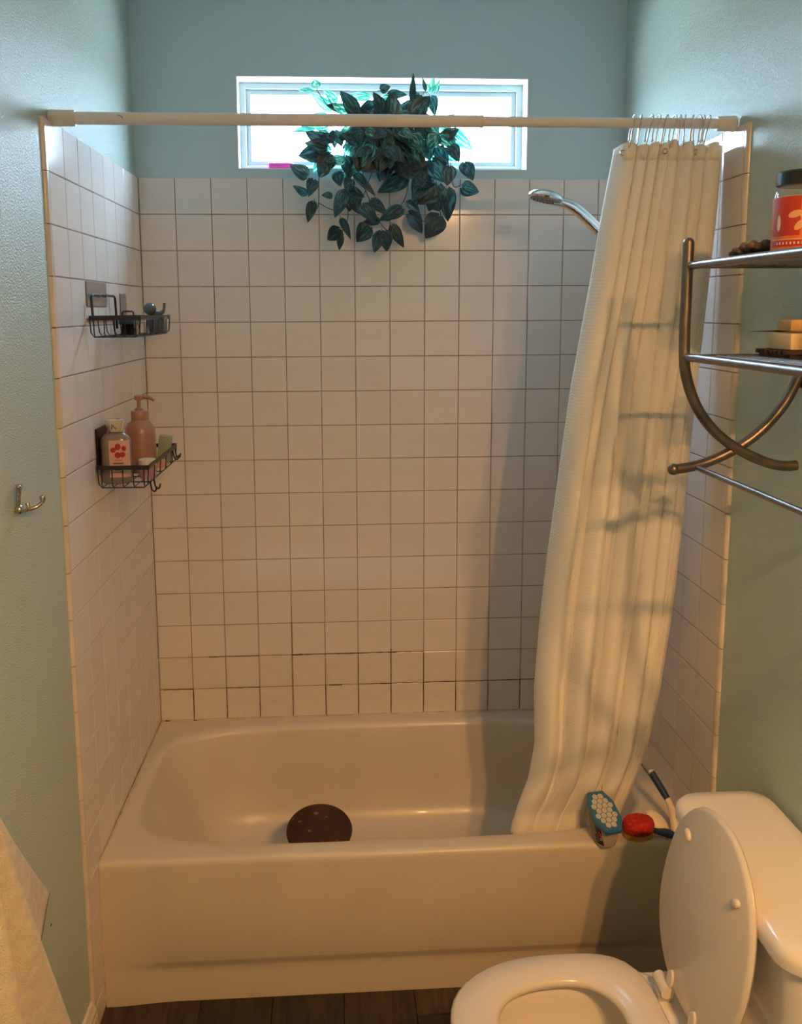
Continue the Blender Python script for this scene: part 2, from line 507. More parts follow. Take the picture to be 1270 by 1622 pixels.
# ---- ceramic tiles
_tm = {}
def tile_mesh(w, h):
    k = (round(w, 4), round(h, 4))
    if k in _tm: return _tm[k]
    rings = []
    for ins, y in ((0, 0.006), (0, 0.0013), (0.0005, 0.0005), (0.0015, 0.0)):
        a, b = w / 2 - ins, h / 2 - ins
        rings.append([(-a, y, -b), (a, y, -b), (a, y, b), (-a, y, b)])
    vs = [v for r in rings for v in r]; fs = []
    for i in range(3):
        for q in range(4):
            fs.append((4 * i + q, 4 * i + (q + 1) % 4, 4 * i + 4 + (q + 1) % 4, 4 * i + 4 + q))
    fs.append((12, 13, 14, 15))
    me = raw(vs, fs)
    me.materials.append(M['tile'])
    _tm[k] = me
    return me

rt = random.Random(3)
G = 0.0022
def lay_tile(parent, a0, a1, z0, z1, side, old=False):
    w, h = a1 - a0 - G, z1 - z0 - G
    if w < 0.01 or h < 0.01: return
    me = tile_mesh(w, h)
    ac, zc = (a0 + a1) / 2, (z0 + z1) / 2
    j = 0.0045 if not old else 0.009
    tx, tz = rt.uniform(-j, j), rt.uniform(-j, j)
    if side == 'back': loc, rz = (ac, 0.0, zc), 0
    elif side == 'left': loc, rz = (0.0, ac, zc), pi / 2
    else: loc, rz = (XR, ac, zc), -pi / 2
    o = link('tile', me, None, parent, loc, (tx, 0, rz + tz))
    if old:
        o.material_slots[0].link = 'OBJECT'; o.material_slots[0].material = M['tile_old']

for r in range(16):
    z1 = TOP - r * P_; z0 = max(z1 - P_, RIM + 0.002)
    for c in range(14):
        a0, a1 = c * P_, min((c + 1) * P_, XR)
        lay_tile(wall_back, a0, a1, z0, z1, 'back', old=(r >= 14))
g = link('grout_bed', box(0, XR, 0.0022, 0.006, RIM, TOP - 0.001), M['grout'], wall_back)
g['kind'] = 'stuff'

YE = -0.837                 # outer edge of the last full column of side tiles
def side_tiles(parent, side):
    cols = [(-0.0705 if False else 0, 0)]
    edges = [0.0, -0.0705 - 0.0]
    y = -0.0705
    cols = [(-0.0705, 0.0)]
    while y > YE + 0.02:
        cols.append((y - P_, y)); y -= P_
    ye = cols[-1][0]
    for r in range(20):
        z1 = TOP - r * P_; z0 = max(z1 - P_, 0.003)
        if z1 < 0.02: break
        for (a0, a1) in cols:
            if z1 < RIM - 0.01 and a1 < -0.74 + 0.0 and a0 > -0.76: continue
            if z1 < RIM and a1 > -0.72: continue
            lay_tile(parent, a0, a1, z0, z1, side, old=(r >= 14))
        # rounded edge piece closing the row
        bm = bmesh.new(); n = 6; W = 0.016; h = (z1 - z0 - G) / 2
        prof = [(0.0, 0.0)] + [(0.008 + 0.008 * sin(t * pi / 2 / n), 0.008 - 0.008 * cos(t * pi / 2 / n)) for t in range(n + 1)]
        prof += [(0.0, 0.008)]
        lo = [bm.verts.new((a, b, -h)) for a, b in prof]; hi = [bm.verts.new((a, b, h)) for a, b in prof]
        for k in range(len(prof)):
            bm.faces.new((lo[k], lo[(k + 1) % len(prof)], hi[(k + 1) % len(prof)], hi[k]))
        bm.faces.new(lo); bm.faces.new(hi)
        # profile: first axis runs outward along the wall, second goes into the wall
        if side == 'left':
            bmesh.ops.transform(bm, matrix=Matrix(((0, -1, 0, 0), (-1, 0, 0, 0), (0, 0, 1, 0), (0, 0, 0, 1))), verts=bm.verts)
            loc = (0.0, ye - 0.0005, (z0 + z1) / 2)
        else:
            bmesh.ops.transform(bm, matrix=Matrix(((0, 1, 0, 0), (-1, 0, 0, 0), (0, 0, 1, 0), (0, 0, 0, 1))), verts=bm.verts)
            loc = (XR, ye - 0.0005, (z0 + z1) / 2)
        link('edge_tile', mk(bm, True, 40), M['trimtile'], parent, loc)
    return ye
M['trimtile'] = mat('yellowed_edge_tile', (0.73, 0.63, 0.53), rough=0.2, var=0.12, vscale=12, obj_var=0.12)
ye = side_tiles(wall_left, 'left')
side_tiles(wall_right, 'right')
bm = bmesh.new(); add_box(bm, -0.008, -0.0022, ye - 0.004, 0.0, 0.0, TOP - 0.001)
g = link('grout_bed', mk(bm), M['grout'], wall_left); g['kind'] = 'stuff'
bm = bmesh.new(); add_box(bm, XR + 0.0022, XR + 0.008, ye - 0.004, 0.0, 0.0, TOP - 0.001)
g = link('grout_bed', mk(bm), M['grout'], wall_right); g['kind'] = 'stuff'

# blackened and cracked joints low on the back wall
bm = bmesh.new(); rg = random.Random(11)
def crack(x0, x1, z, h=0.0022, n=6):
    pts = [(x0 + (x1 - x0) * k / n, z + rg.uniform(-0.0006, 0.0006)) for k in range(n + 1)]
    for k in range(n):
        a = h * rg.uniform(0.3, 1.0) / 2
        add_box(bm, pts[k][0], pts[k + 1][0], -0.0004, 0.003, pts[k][1] - a, pts[k][1] + a)
def vcrack(x, z0, z1, h=0.002, n=6):
    for k in range(n):
        a = h * rg.uniform(0.25, 1.0) / 2; s = (z1 - z0) / n
        add_box(bm, x - a, x + a, -0.0004, 0.003, z0 + s * k, z0 + s * (k + 1))
zr = lambda r: TOP - r * P_
crack(4 * P_, 4.62 * P_, zr(14), 0.0055); crack(4.62 * P_, 6 * P_, zr(14), 0.003, 10)
crack(6.9 * P_, 7.3 * P_, zr(14), 0.004, 3); crack(6 * P_, 6.9 * P_, zr(14), 0.002); crack(7.3 * P_, 8 * P_, zr(14), 0.0018)
crack(0.1 * P_, 1.0 * P_, zr(15), 0.0028); crack(2 * P_, 3 * P_, zr(15), 0.002); crack(5.1 * P_, 5.5 * P_, zr(15), 0.004, 4)
crack(6 * P_, 9.0 * P_, zr(15), 0.0022, 18); crack(9.0 * P_, 13 * P_, zr(15), 0.0014, 18); crack(1.5 * P_, 3 * P_, zr(14), 0.0015)
for c, h in ((1, .0022), (2, .003), (3, .0026), (4, .0024), (5, .0026), (6, .003), (7, .0026), (8, .0036), (9, .003), (10, .0022), (11, .0024), (12, .002)):
    vcrack(c * P_, RIM + 0.006, zr(15), h)
for c, h in ((4, .002), (6, .0026), (7, .003), (8, .0016)): vcrack(c * P_, zr(15), zr(14), h)
vcrack(7 * P_, zr(14), zr(14) + 0.012, .005, 2); vcrack(4 * P_, zr(14), zr(13), .0016)
# the broken sliver of the tile beside the big gap
o = link('cracked_joint', mk(bm), M['mildew'], wall_back); o['kind'] = 'stuff'

# ---- baseboards
def baseboard(name, side):
    bm = bmesh.new()
    prof = [(0, 0), (0.016, 0), (0.016, 0.062), (0.0135, 0.068), (0.0135, 0.078), (0.009, 0.086), (0.006, 0.096), (0, 0.098)]
    y0, y1 = BACK, -0.856
    a = [bm.verts.new((p[0], y0, p[1])) for p in prof]; b = [bm.verts.new((p[0], y1, p[1])) for p in prof]
    for k in range(len(prof)):
        bm.faces.new((a[k], a[(k + 1) % len(prof)], b[(k + 1) % len(prof)], b[k]))
    bm.faces.new(a); bm.faces.new(b)
    me = mk(bm)
    if side == 'left':
        o = link(name, me, M['trim'], loc=(-0.008, 0, 0.001), rot=(0, 0, -SK))
    else:
        for v in me.vertices: v.co.x = -v.co.x
        me.flip_normals()
        o = link(name, me, M['trim'], loc=(XR + 0.008, 0, 0.001))
    return struct(o)
baseboard('baseboard_left', 'left')
baseboard('baseboard_right', 'right')

# ---- window
def ring_frame(x0, x1, z0, z1, w, y0, y1, bev=0.002):
    bm = bmesh.new()
    add_box(bm, x0, x0 + w, y0, y1, z0, z1, bev, 1); add_box(bm, x1 - w, x1, y0, y1, z0, z1, bev, 1)
    add_box(bm, x0 + w * .6, x1 - w * .6, y0 + .0005, y1, z1 - w, z1, bev, 1); add_box(bm, x0 + w * .6, x1 - w * .6, y0 + .0005, y1, z0, z0 + w, bev, 1)
    return mk(bm, True, 35)
win = struct(bpy.data.objects.new('window_1', None)); COL.objects.link(win)
win.location = (0.7495, 0.07, WZ0)
def wl(o):
    o.location = tuple(-a for a in win.location); return o
bm = bmesh.new(); t_ = 0.003
add_box(bm, WX0, WX0 + t_, 0.0055, 0.15, WZ0, WZ1); add_box(bm, WX1 - t_, WX1, 0.0055, 0.15, WZ0, WZ1)
add_box(bm, WX0 + t_, WX1 - t_, 0.0055, 0.15, WZ0, WZ0 + t_); add_box(bm, WX0 + t_, WX1 - t_, 0.0055, 0.15, WZ1 - t_, WZ1)
wl(link('window_reveal', mk(bm), M['reveal'], win))
wl(link('window_frame', ring_frame(WX0 + t_, WX1 - t_, WZ0 + t_, WZ1 - t_, 0.019, 0.075, 0.125), M['frame'], win))
wl(link('window_sash', ring_frame(WX0 + .022, WX1 - .022, WZ0 + .022, WZ1 - .022, 0.016, 0.085, 0.118), M['frame'], win))
wl(link('pane', box(WX0 + .034, WX1 - .034, 0.101, 0.105, WZ0 + .034, WZ1 - .034), M['pane'], win))

# ================================================================== BATHTUB
def bathtub():
    X0, X1, Y0, Y1 = 0.0015, 1.4885, -0.765, -0.0015
    cx, cy, hx, hy, ex = 0.735, -0.3775, 0.704, 0.336, 4.4
    N = 120
    bm = bmesh.new()
    # inner lip and basin: rings of (inset, z, extra inset at the head end)
    prof = [(-0.030, RIM), (-0.015, RIM), (0.0, RIM - 0.0006), (0.006, RIM - 0.003), (0.013, RIM - 0.009), (0.018, RIM - 0.02), (0.024, 0.34), (0.034, 0.27),
            (0.048, 0.19), (0.064, 0.13), (0.085, 0.095), (0.115, 0.075), (0.16, 0.066), (0.22, 0.062)]
    rings = []
    for ins, z in prof:
        ring = []
        for k in range(N):
            a = 2 * pi * k / N
            ca, sa = cos(a), sin(a)
            q = (abs(ca) ** ex + abs(sa) ** ex) ** (-1 / ex)
            ax, ay = hx - ins, hy - ins
            x = cx + q * ca * ax; y = cy + q * sa * ay
            if ca < 0 and z < 0.36: x += (0.36 - z) * 0.35 * (-ca) ** 2     # sloping head end
            if ins < 0: x, y = min(max(x, X0), X1), min(max(y, Y0 + 0.016), Y1)
            ring.append(bm.verts.new((x, y, z)))
        rings.append(ring)
    # deck, out to the rectangle
    deck = []
    for k in range(N):
        a = 2 * pi * k / N
        ca, sa = cos(a), sin(a)
        q = max(abs(ca), abs(sa))
        x = cx + ca / q * 0.76; y = cy + sa / q * 0.40
        deck.append(bm.verts.new((min(max(x, X0), X1), min(max(y, Y0 + 0.016), Y1), RIM)))
    rings.insert(0, deck)
    for i in range(len(rings) - 1):
        a, b = rings[i], rings[i + 1]
        for k in range(N):
            try: bm.faces.new((a[k], a[(k + 1) % N], b[(k + 1) % N], b[k]))
            except ValueError: pass
    bm.faces.new(rings[-1])
    # apron: profile swept along the length, its lower step fading out near the ends
    nx = 60
    def aprof(x):
        e = min(1, max(0, (x - 0.02) / 0.16)) * min(1, max(0, (X1 - 0.02 - x) / 0.16))
        e = e * e * (3 - 2 * e)
        r = 0.010 * e
        return [(Y0 + .0165, RIM), (Y0 + .010, RIM - .0008), (Y0 + .005, RIM - .003), (Y0 + .0015, RIM - .008), (Y0, RIM - .016), (Y0, RIM - .03),
                (Y0 + .0005, 0.24), (Y0 + .001, 0.122), (Y0 + .002 + r * .15, 0.114), (Y0 + .003 + r * .75, 0.100), (Y0 + .003 + r, 0.092), (Y0 + .002 + r * 1.0, 0.07),
                (Y0 + .002 + r * .9, 0.03), (Y0 + .002 + r * .9, 0.0005)]
    prev = None
    for i in range(nx + 1):
        x = X0 + (X1 - X0) * i / nx
        cur = [bm.verts.new((x, y, z)) for y, z in aprof(x)]
        if prev:
            for k in range(len(cur) - 1): bm.faces.new((prev[k], cur[k], cur[k + 1], prev[k + 1]))
        prev = cur
    for v in bm.verts: v.co.x += SK * v.co.y * (1 - v.co.x / 1.4885)      # the left end follows the wall
    bmesh.ops.remove_doubles(bm, verts=bm.verts, dist=0.0004)
    me = bpy.data.meshes.new('bathtub'); bmesh.ops.recalc_face_normals(bm, faces=bm.faces); bm.to_mesh(me); bm.free()
    for p in me.polygons: p.use_smooth = True
    return me
tub = link('bathtub', bathtub(), M['enamel'])
tag(tub, 'long cream enamelled bathtub with rounded basin set between the tiled walls', 'bathtub')
bm = bmesh.new(); add_tube(bm, [(0.0, 0, 0), (0, 0, 0.004)], [0.032, 0.030], 24)
link('drain', mk(bm, True, 40), M['chrome'], tub, (1.20, -0.37, 0.0605))
def caulk(pts, r):
    bm = bmesh.new(); n = len(pts)
    add_tube(bm, pts, [r * rg.uniform(0.6, 1.2) for _ in pts], 6)
    return mk(bm, True)
cp = [(0.004 + i * 0.0124, -0.0015, RIM + 0.001) for i in range(120)]
o = link('caulk_line', caulk(cp, 0.0032), M['caulk'], tub)
cp = [(0.003 + SK * (-i * 0.0127), -0.002 - i * 0.0127, RIM + 0.001) for i in range(60)]
o = link('caulk_line', caulk(cp, 0.0030), M['caulk'], tub)
cp = [(0.0 - 0.0135, -0.764, RIM - 0.004 - i * 0.0127) for i in range(31)]
o = link('caulk_line', caulk(cp, 0.0028), M['caulk'], tub)

# ================================================================== CURTAIN ROD, CURTAIN, RINGS
RY, RZ = -0.79, 2.158
rod = thing('shower_curtain_rod', 'white telescopic shower curtain rod spanning wall to wall above the bathtub', 'curtain rod', (0.74, RY, RZ))
link('outer_tube', tube([(-0.72, 0, 0), (0.175, 0, 0)], 0.0132, 20), M['rod'], rod)
link('inner_tube', tube([(0.17, 0, -0.0003), (0.725, 0, -0.001)], 0.0112, 20), M['rod'], rod)
link('tube_collar', tube([(0.172, 0, 0), (0.178, 0, 0)], 0.0136, 20), M['rodcap'], rod)
link('end_cap', lathe([(0.0165, 0), (0.0175, 0.003), (0.0170, 0.052), (0.016, 0.055)], 24), M['rodcap'], rod, (-0.74 - 0.0215, 0, 0), (0, pi / 2, 0))
link('end_cap', lathe([(0.0165, 0), (0.0175, 0.003), (0.0155, 0.040), (0.0145, 0.043)], 24), M['rodcap'], rod, (0.7495, 0, -0.001), (0, -pi / 2, 0))
link('scratch', tube([(-0.614, -0.0128, 0.005), (-0.606, -0.0132, 0.002), (-0.603, -0.0130, -0.003)], 0.0007, 6), M['ink'], rod)

def lerp(tab, z):
    """tab: [(z, value)...] descending z"""
    if z >= tab[0][0]: return tab[0][1]
    for (z0, v0), (z1, v1) in zip(tab, tab[1:]):
        if z >= z1:
            t = (z0 - z) / (z0 - z1); return v0 + (v1 - v0) * t
    return tab[-1][1]
LEFT = [(2.104, 1.228), (1.973, 1.207), (1.803, 1.186), (1.557, 1.152), (1.316, 1.128), (1.131, 1.110), (0.973, 1.098), (0.779, 1.090), (0.62, 1.098), (0.52, 1.085), (0.44, 1.060), (0.36, 1.040)]
RIGHT = [(2.106, 1.470), (1.973, 1.467), (1.759, 1.457), (1.524, 1.446), (1.342, 1.440), (1.155, 1.433), (0.964, 1.425), (0.801, 1.412), (0.70, 1.402), (0.587, 1.385), (0.463, 1.345), (0.36, 1.310)]
ZT, ZB = 2.108, 0.352
CREASE = [(0, 0), (.15, .18), (.25, .225), (.37, .41), (.46, .46), (.57, .67), (.69, .72), (.79, .885), (.92, .935), (1, 1)]
def curtain_mesh():
    NU, NV = 260, 110
    vs = []; uvs = []
    rc = random.Random(2)
    K = 7.6
    for j in range(NV + 1):
        t = j / NV
        for i in range(NU + 1):
            s = i / NU
            z = ZT + (ZB - ZT) * t
            xl, xr = lerp(LEFT, z), lerp(RIGHT, z)
            yb = -0.792 + 0.128 * (max(0, t - 0.05)) ** 1.15
            # pleats: irregular creases that drift and merge on the way down
            tt = t * t * (3 - 2 * t)
            ck = [a + (b - a) * tt + 0.010 * sin(6 * t + 9 * a) * (0 < a < 1) for a, b in CREASE]
            q = 0
            while q < len(ck) - 2 and s > ck[q + 1]: q += 1
            wd = max(1e-4, ck[q + 1] - ck[q]); u = min(1, max(0, (s - ck[q]) / wd))
            env = 0.62 + 0.38 * t
            amp = min(0.040, wd * (xr - xl) * (0.95 - 0.25 * t)) * (0.85 + 0.3 * sin(2.7 * q + 3 * t))
            hump = sin(pi * u) ** 0.72
            y = -amp * (hump - 0.5) + 0.0035 * sin(14 * s + 7 * t) + 0.010 * t * sin(7 * s + 2.5)
            if q % 2: y += (0.018 * tt) * sin(pi * u)
            y += 0.0012 * sin(2 * pi * u * 2 + 5 * t + q)
            xw = 0.38 * amp * hump * (u - 0.25) * 1.2
            if s < 0.14:                          # the leading edge folds back towards the tub
                k = 1 - s / 0.14
                y += 0.030 * k * (1 - 0.6 * t)
                xw *= (1 - k)
            if s > 0.93:  # unseen back fold, added to keep window light off the right tiles
                k = (s - 0.93) / 0.07; xw = xw * (1 - k) + 0.014 * k; y += 0.055 * k * (1 - 0.5 * t)
            x = xl + (xr - xl) * s + xw
            if j == 0: z += 0.005 * sin(pi * u) + 0.003 * sin(23 * s)
            if j == 0 and 0.42 < s < 0.55: z += 0.012 * sin(pi * (s - 0.42) / 0.13)
            ylim = -0.688 if z < 0.44 else 9
            yy = yb + y
            lim = -0.658 - max(0, z - 0.42) * 0.45
            dlt = yy - lim
            if z < 0.75: yy = lim + 0.5 * (dlt + sqrt(dlt * dlt + 0.00012))
            vs.append((x, yy, z)); uvs.append((s * 0.95, -t * 1.76))
    fs = []
    for j in range(NV):
        for i in range(NU):
            a = j * (NU + 1) + i
            fs.append((a, a + NU + 1, a + NU + 2, a + 1))
    me = raw(vs, fs, True)
    ul = me.uv_layers.new(name='UVMap')
    for lp in me.loops: ul.data[lp.index].uv = uvs[lp.vertex_index]
    return me, vs, NU
cm, cvs, CNU = curtain_mesh()
curtain = link('shower_curtain', cm, M['curtain'])
md = curtain.modifiers.new('thickness', 'SOLIDIFY'); md.thickness = 0.0018; md.offset = 0
tag(curtain, 'long cream woven cotton shower curtain pulled to the right end of the bathtub', 'shower curtain')
# hem band at the top and along the leading edge
bm = bmesh.new(); rows = []
for j in (0, 1, 2):
    rows.append([bm.verts.new((v[0], v[1] - 0.0016, v[2] - 0.0)) for v in cvs[j * (CNU + 1):(j + 1) * (CNU + 1)]])
for a, b in zip(rows, rows[1:]):
    for k in range(CNU): bm.faces.new((a[k], b[k], b[k + 1], a[k + 1]))
hem = link('top_hem', mk(bm, True), mat('plain_cotton_hem', (0.84, 0.77, 0.67), rough=0.9, spec=0.1), curtain)
md = hem.modifiers.new('thickness', 'SOLIDIFY'); md.thickness = 0.0012

def ring_hook(lean, turn):
    """wire hook with a loop over the rod and a small ball at its free end"""
    bm = bmesh.new(); R = 0.0165
    pts = []
    for k in range(0, 15):
        a = radians(-55 + k * 290 / 14 - 40)
        pts.append((0, R * cos(a), R * sin(a)))
    front = pts[0]; back = pts[-1]
    # both legs run down: the near one carries the curtain, the far one ends in a ball
    down = [(0.0, -0.009, -0.026), (0.001, -0.008, -0.040), (0.0, -0.003, -0.056), (0, 0.004, -0.060), (0, 0.008, -0.055)]
    allp = [(0.001, 0.013, -0.036), (0.0, 0.0155, -0.024)] + [(0, R * cos(radians(a)), R * sin(radians(a))) for a in range(-30, 211, 20)] + down
    add_tube(bm, spline(allp, 4), 0.0016, 8)
    r = bmesh.ops.create_icosphere(bm, subdivisions=2, radius=0.0031, matrix=Matrix.Translation((0.001, 0.013, -0.0375)))
    me = mk(bm, True, 60)
    return me
M['wire'] = mat('pale_coated_wire', (0.68, 0.62, 0.60), rough=0.25, metal=0.5)
rx = [1.256, 1.272, 1.295, 1.311, 1.331, 1.348, 1.362, 1.374, 1.391, 1.404, 1.4145, 1.426]
words = ['leftmost wire hook on the curtain rod, at the edge of the gathered shower curtain',
         'second wire hook from the left on the curtain rod', 'third wire hook from the left on the curtain rod',
         'fourth wire hook from the left on the curtain rod', 'fifth wire hook from the left on the curtain rod',
         'sixth wire hook from the left on the curtain rod', 'sixth wire hook from the right on the curtain rod',
         'fifth wire hook from the right on the curtain rod', 'fourth wire hook from the right on the curtain rod',
         'third wire hook from the right on the curtain rod', 'second wire hook from the right on the curtain rod',
         'rightmost wire hook on the curtain rod, nearest the white end cap']
hm = ring_hook(0, 0)
for i, x in enumerate(rx):
    o = link('curtain_hook', hm, M['wire'], None, (x, RY, RZ + 0.0005), (0.0, rg.uniform(0.05, 0.22), rg.uniform(-0.5, 0.2)))
    tag(o, words[i], 'curtain hook', 'wire hooks holding up the shower curtain')
# eyelets in the hem
for s in (0.045, 0.40, 0.71):
    k = int(s * CNU); v = cvs[1 * (CNU + 1) + k]
    bm = bmesh.new()
    add_tube(bm, [(0.0055 * cos(a * pi / 8), 0, 0.0055 * sin(a * pi / 8)) for a in range(16)], 0.0016, 6, closed=True)
    link('eyelet', mk(bm, True), M['chrome_dull'], curtain, (v[0], v[1] - 0.0045, v[2] + 0.002))

# ================================================================== HAND SHOWER
sh = thing('hand_shower', 'chrome hand shower reaching out from behind the curtain above the tub', 'shower head', (1.24, -0.40, 2.03))
def shl(o): o.location = (-1.24, 0.40, -2.03); return o
bm = bmesh.new()
hp = spline([(1.178, -0.40, 2.034), (1.205, -0.40, 2.031), (1.235, -0.40, 2.018), (1.268, -0.40, 1.992), (1.315, -0.40, 1.948), (1.36, -0.40, 1.90), (1.40, -0.395, 1.86)], 6)
rr = [0.011 + 0.004 * sin(pi * k / (len(hp) - 1)) for k in range(len(hp))]
add_tube(bm, hp, rr, 18)
shl(link('handle', mk(bm, True, 60), M['chrome'], sh))
prof = [(0.001, 0.018), (0.02, 0.0175), (0.038, 0.012), (0.046, 0.004), (0.0475, -0.002), (0.045, -0.006), (0.041, -0.007), (0.001, -0.007)]
hr = Euler((0, radians(12), 0))
hd = link('head_shell', lathe(prof, 36), M['chrome'], sh, (1.158 - 1.24, 0, 2.044 - 2.03), hr)
link('spray_face', lathe([(0.040, -0.0095), (0.0405, -0.006), (0.039, -0.005), (0.001, -0.005)], 36), M['greygrip'], sh, (1.158 - 1.24, 0, 2.044 - 2.03), hr)
bm = bmesh.new()
for ring_n, rad in ((6, 0.010), (12, 0.020), (18, 0.031)):
    for k in range(ring_n):
        a = 2 * pi * k / ring_n
        bmesh.ops.create_icosphere(bm, subdivisions=1, radius=0.0016, matrix=Matrix.Translation((rad * cos(a), rad * sin(a), -0.0098)))
o = link('nozzles', mk(bm, True), M['blackplastic'], sh, (1.158 - 1.24, 0, 2.044 - 2.03), hr); o['kind'] = 'stuff'
shl(link('wall_bracket', tube([(1.36, -0.40, 1.90), (1.41, -0.395, 1.93), (1.46, -0.39, 1.95), (1.489, -0.39, 1.955)], [0.016, 0.012, 0.010, 0.014], 16), M['chrome'], sh))
shl(link('wall_flange', tube([(1.483, -0.39, 1.955), (1.4895, -0.39, 1.955)], [0.024, 0.028], 24), M['chrome'], sh))
shl(link('hose', tube(spline([(1.40, -0.395, 1.86), (1.43, -0.36, 1.70), (1.44, -0.33, 1.35), (1.45, -0.34, 1.05), (1.465, -0.37, 1.0), (1.465, -0.39, 1.3), (1.465, -0.39, 1.80), (1.465, -0.39, 1.945)], 8), 0.007, 10), M['chrome_dull'], sh))

# ================================================================== HANGING PLANT ON THE SILL
LEAVES = [(521,-106,2135,468,-127,2170,36),(536,-122,2133,521,-153,2079,30),(518,-117,2083,477,-147,2105,20),(534,-53,2079,513,-58,2011,28),(592,-135,2081,557,-151,2080,19),(627,-131,2103,589,-117,2020,43),(638,-92,2109,668,-86,2033,41),(635,-99,2098,684,-111,2080,30),(632,-51,2119,647,-43,2045,41),(612,-75,2027,644,-106,1964,21),(614,-119,1991,572,-108,1952,38),(615,-122,1973,606,-109,1924,18),(705,-106,1999,656,-93,1952,46),(650,-50,2164,719,-78,2094,24),(825,-69,2149,723,-61,2102,48),(669,-138,2059,714,-166,2006,46),(699,-76,2081,750,-109,2033,28),(807,-99,2053,726,-116,2020,38),(735,-68,2018,677,-100,2007,23),(736,-112,1989,709,-145,1918,35),(741,-130,1987,754,-127,1920,37),(762,-83,2009,805,-72,1934,29),(812,-63,2043,873,-47,1985,59),(917,-77,2037,874,-90,1962,57),(809,-50,2075,856,-68,2047,31),(875,-80,2155,836,-77,2067,54),(895,-124,2115,842,-130,2056,56),(911,-78,2131,880,-85,2044,54),(929,-113,2117,937,-97,2008,43),(964,-138,2108,1029,-119,2092,37),(976,-117,2184,1004,-144,2128,38),(941,-22,2292,1017,-45,2228,38),(902,-60,2267,966,-72,2231,51),(931,-21,2220,987,-15,2203,33),(884,-66,2202,924,-99,2127,54),(869,-68,2182,849,-89,2137,23),(748,-122,2221,797,-154,2182,41),(844,-58,2252,813,-57,2183,46),(781,-78,2258,739,-100,2205,41),(867,-32,2267,886,-53,2194,46),(819,-108,2262,856,-135,2209,41),(713,-24,2272,675,-56,2200,43),(669,-30,2256,629,-29,2170,48),(717,-87,2236,678,-118,2171,38),(595,-57,2285,622,-88,2235,36),(545,-80,2274,469,-77,2279,23),(595,-55,2217,503,-45,2218,46),(594,-57,2209,528,-45,2162,43),(579,-96,2219,513,-131,2232,33),(635,-2,2348,581,-37,2359,25),(599,-20,2335,526,-15,2403,28),(548,-41,2403,538,-46,2429,24),(610,-3,2367,571,-33,2402,26),(647,-25,2338,596,-51,2354,30),(536,-37,2399,494,-69,2391,12),(581,-39,2328,528,-25,2339,10),(715,-7,2389,628,-34,2382,26),(729,-23,2361,671,-58,2331,37),(733,-49,2397,766,-54,2408,23),(754,-36,2387,817,-43,2391,30),(788,-20,2384,729,-15,2375,38),(832,-49,2354,831,-82,2440,17),(875,-25,2399,866,-24,2444,8),(889,-14,2396,900,-37,2437,21),(909,-18,2398,913,-41,2432,13),(861,-35,2394,820,-51,2343,31),(869,-18,2393,848,-37,2327,33),(888,-24,2392,902,-47,2331,31),(906,-96,2265,873,-92,2222,36),(932,-124,2231,963,-140,2178,36),(565,-84,2265,514,-65,2225,30),(645,-80,2281,610,-74,2248,30),(690,-94,2278,724,-99,2253,25),(749,-110,2271,708,-125,2248,30),(648,-122,2134,625,-121,2095,30),(603,-108,2155,612,-129,2109,30),(938,-125,2173,928,-124,2110,36),(857,-126,2110,825,-154,2072,41),(882,-112,2082,903,-146,2039,41),(574,-136,2170,551,-145,2130,30),(665,-78,2276,650,-67,2244,30),(788,-112,2270,825,-144,2246,30),(873,-72,2293,911,-91,2266,28),(555,-99,2252,594,-119,2234,30),(903,-39,2241,941,-62,2183,36),(845,-102,2157,863,-119,2111,36),(775,-88,2178,749,-102,2195,36)]
VINES = [[(690,-70,2181),(680,-70,2136),(705,-70,2067),(730,-70,2013),(756,-70,1983)],[(711,-60,2163),(680,-60,2083),(669,-60,2063)],[(639,-75,2180),(629,-75,2140),(633,-75,2081),(634,-75,2022),(616,-75,1977)],[(559,-65,2181),(550,-65,2142),(547,-65,2063),(532,-65,2043)],[(549,-60,2068),(592,-60,2048),(628,-60,2068)],[(822,-70,2152),(812,-70,2092),(797,-70,2063),(781,-70,2038)],[(883,-75,2181),(899,-75,2112),(915,-75,2037),(912,-75,2012)],[(812,-70,2073),(833,-70,2033),(866,-70,2013)],[(944,-80,2180),(954,-80,2116),(978,-80,2121)],[(750,-70,2013),(766,-70,2018),(799,-70,2033)],[(732,-50,2184),(681,-50,2223),(631,-50,2262),(555,-50,2276)],[(755,-20,2318),(683,-20,2361),(596,-20,2346),(546,-20,2404)],[(760,-20,2318),(745,-20,2367),(714,-20,2386)],[(817,-20,2318),(853,-20,2378),(873,-20,2402)],[(829,-50,2288),(886,-50,2298),(937,-50,2289),(968,-50,2264)],[(836,-30,2316),(836,-30,2390),(837,-30,2434)],[(833,-60,2261),(910,-60,2237),(977,-60,2203),(988,-60,2164)],[(732,-60,2261),(630,-60,2236),(579,-60,2211),(554,-60,2182)]]
plant = thing('trailing_plant', 'leafy trailing pothos in a dark pot spilling over the window sill', 'plant', (0.757, 0.02, WZ0 + t_))
def pll(o): o.location = tuple(-a for a in plant.location); return o
# pot: a tapered dark trough standing on the sill, its front a little proud of the wall
bm = bmesh.new()
add_lathe(bm, [(0.060, 0.0), (0.064, 0.002), (0.076, 0.105), (0.080, 0.107), (0.080, 0.120), (0.075, 0.120), (0.073, 0.108), (0.001, 0.106)], 32, 1.0, 0.52, sup=3.0)
link('pot', mk(bm, True, 40), M['pot'], plant, (0.0, 0.004, 0.001))
bm = bmesh.new()
add_lathe(bm, [(0.072, 0.098), (0.070, 0.108), (0.03, 0.112), (0.001, 0.113)], 24, 1.0, 0.52, sup=3.0)
link('soil', mk(bm, True, 40), M['soil'], plant, (0.0, 0.004, 0.001))

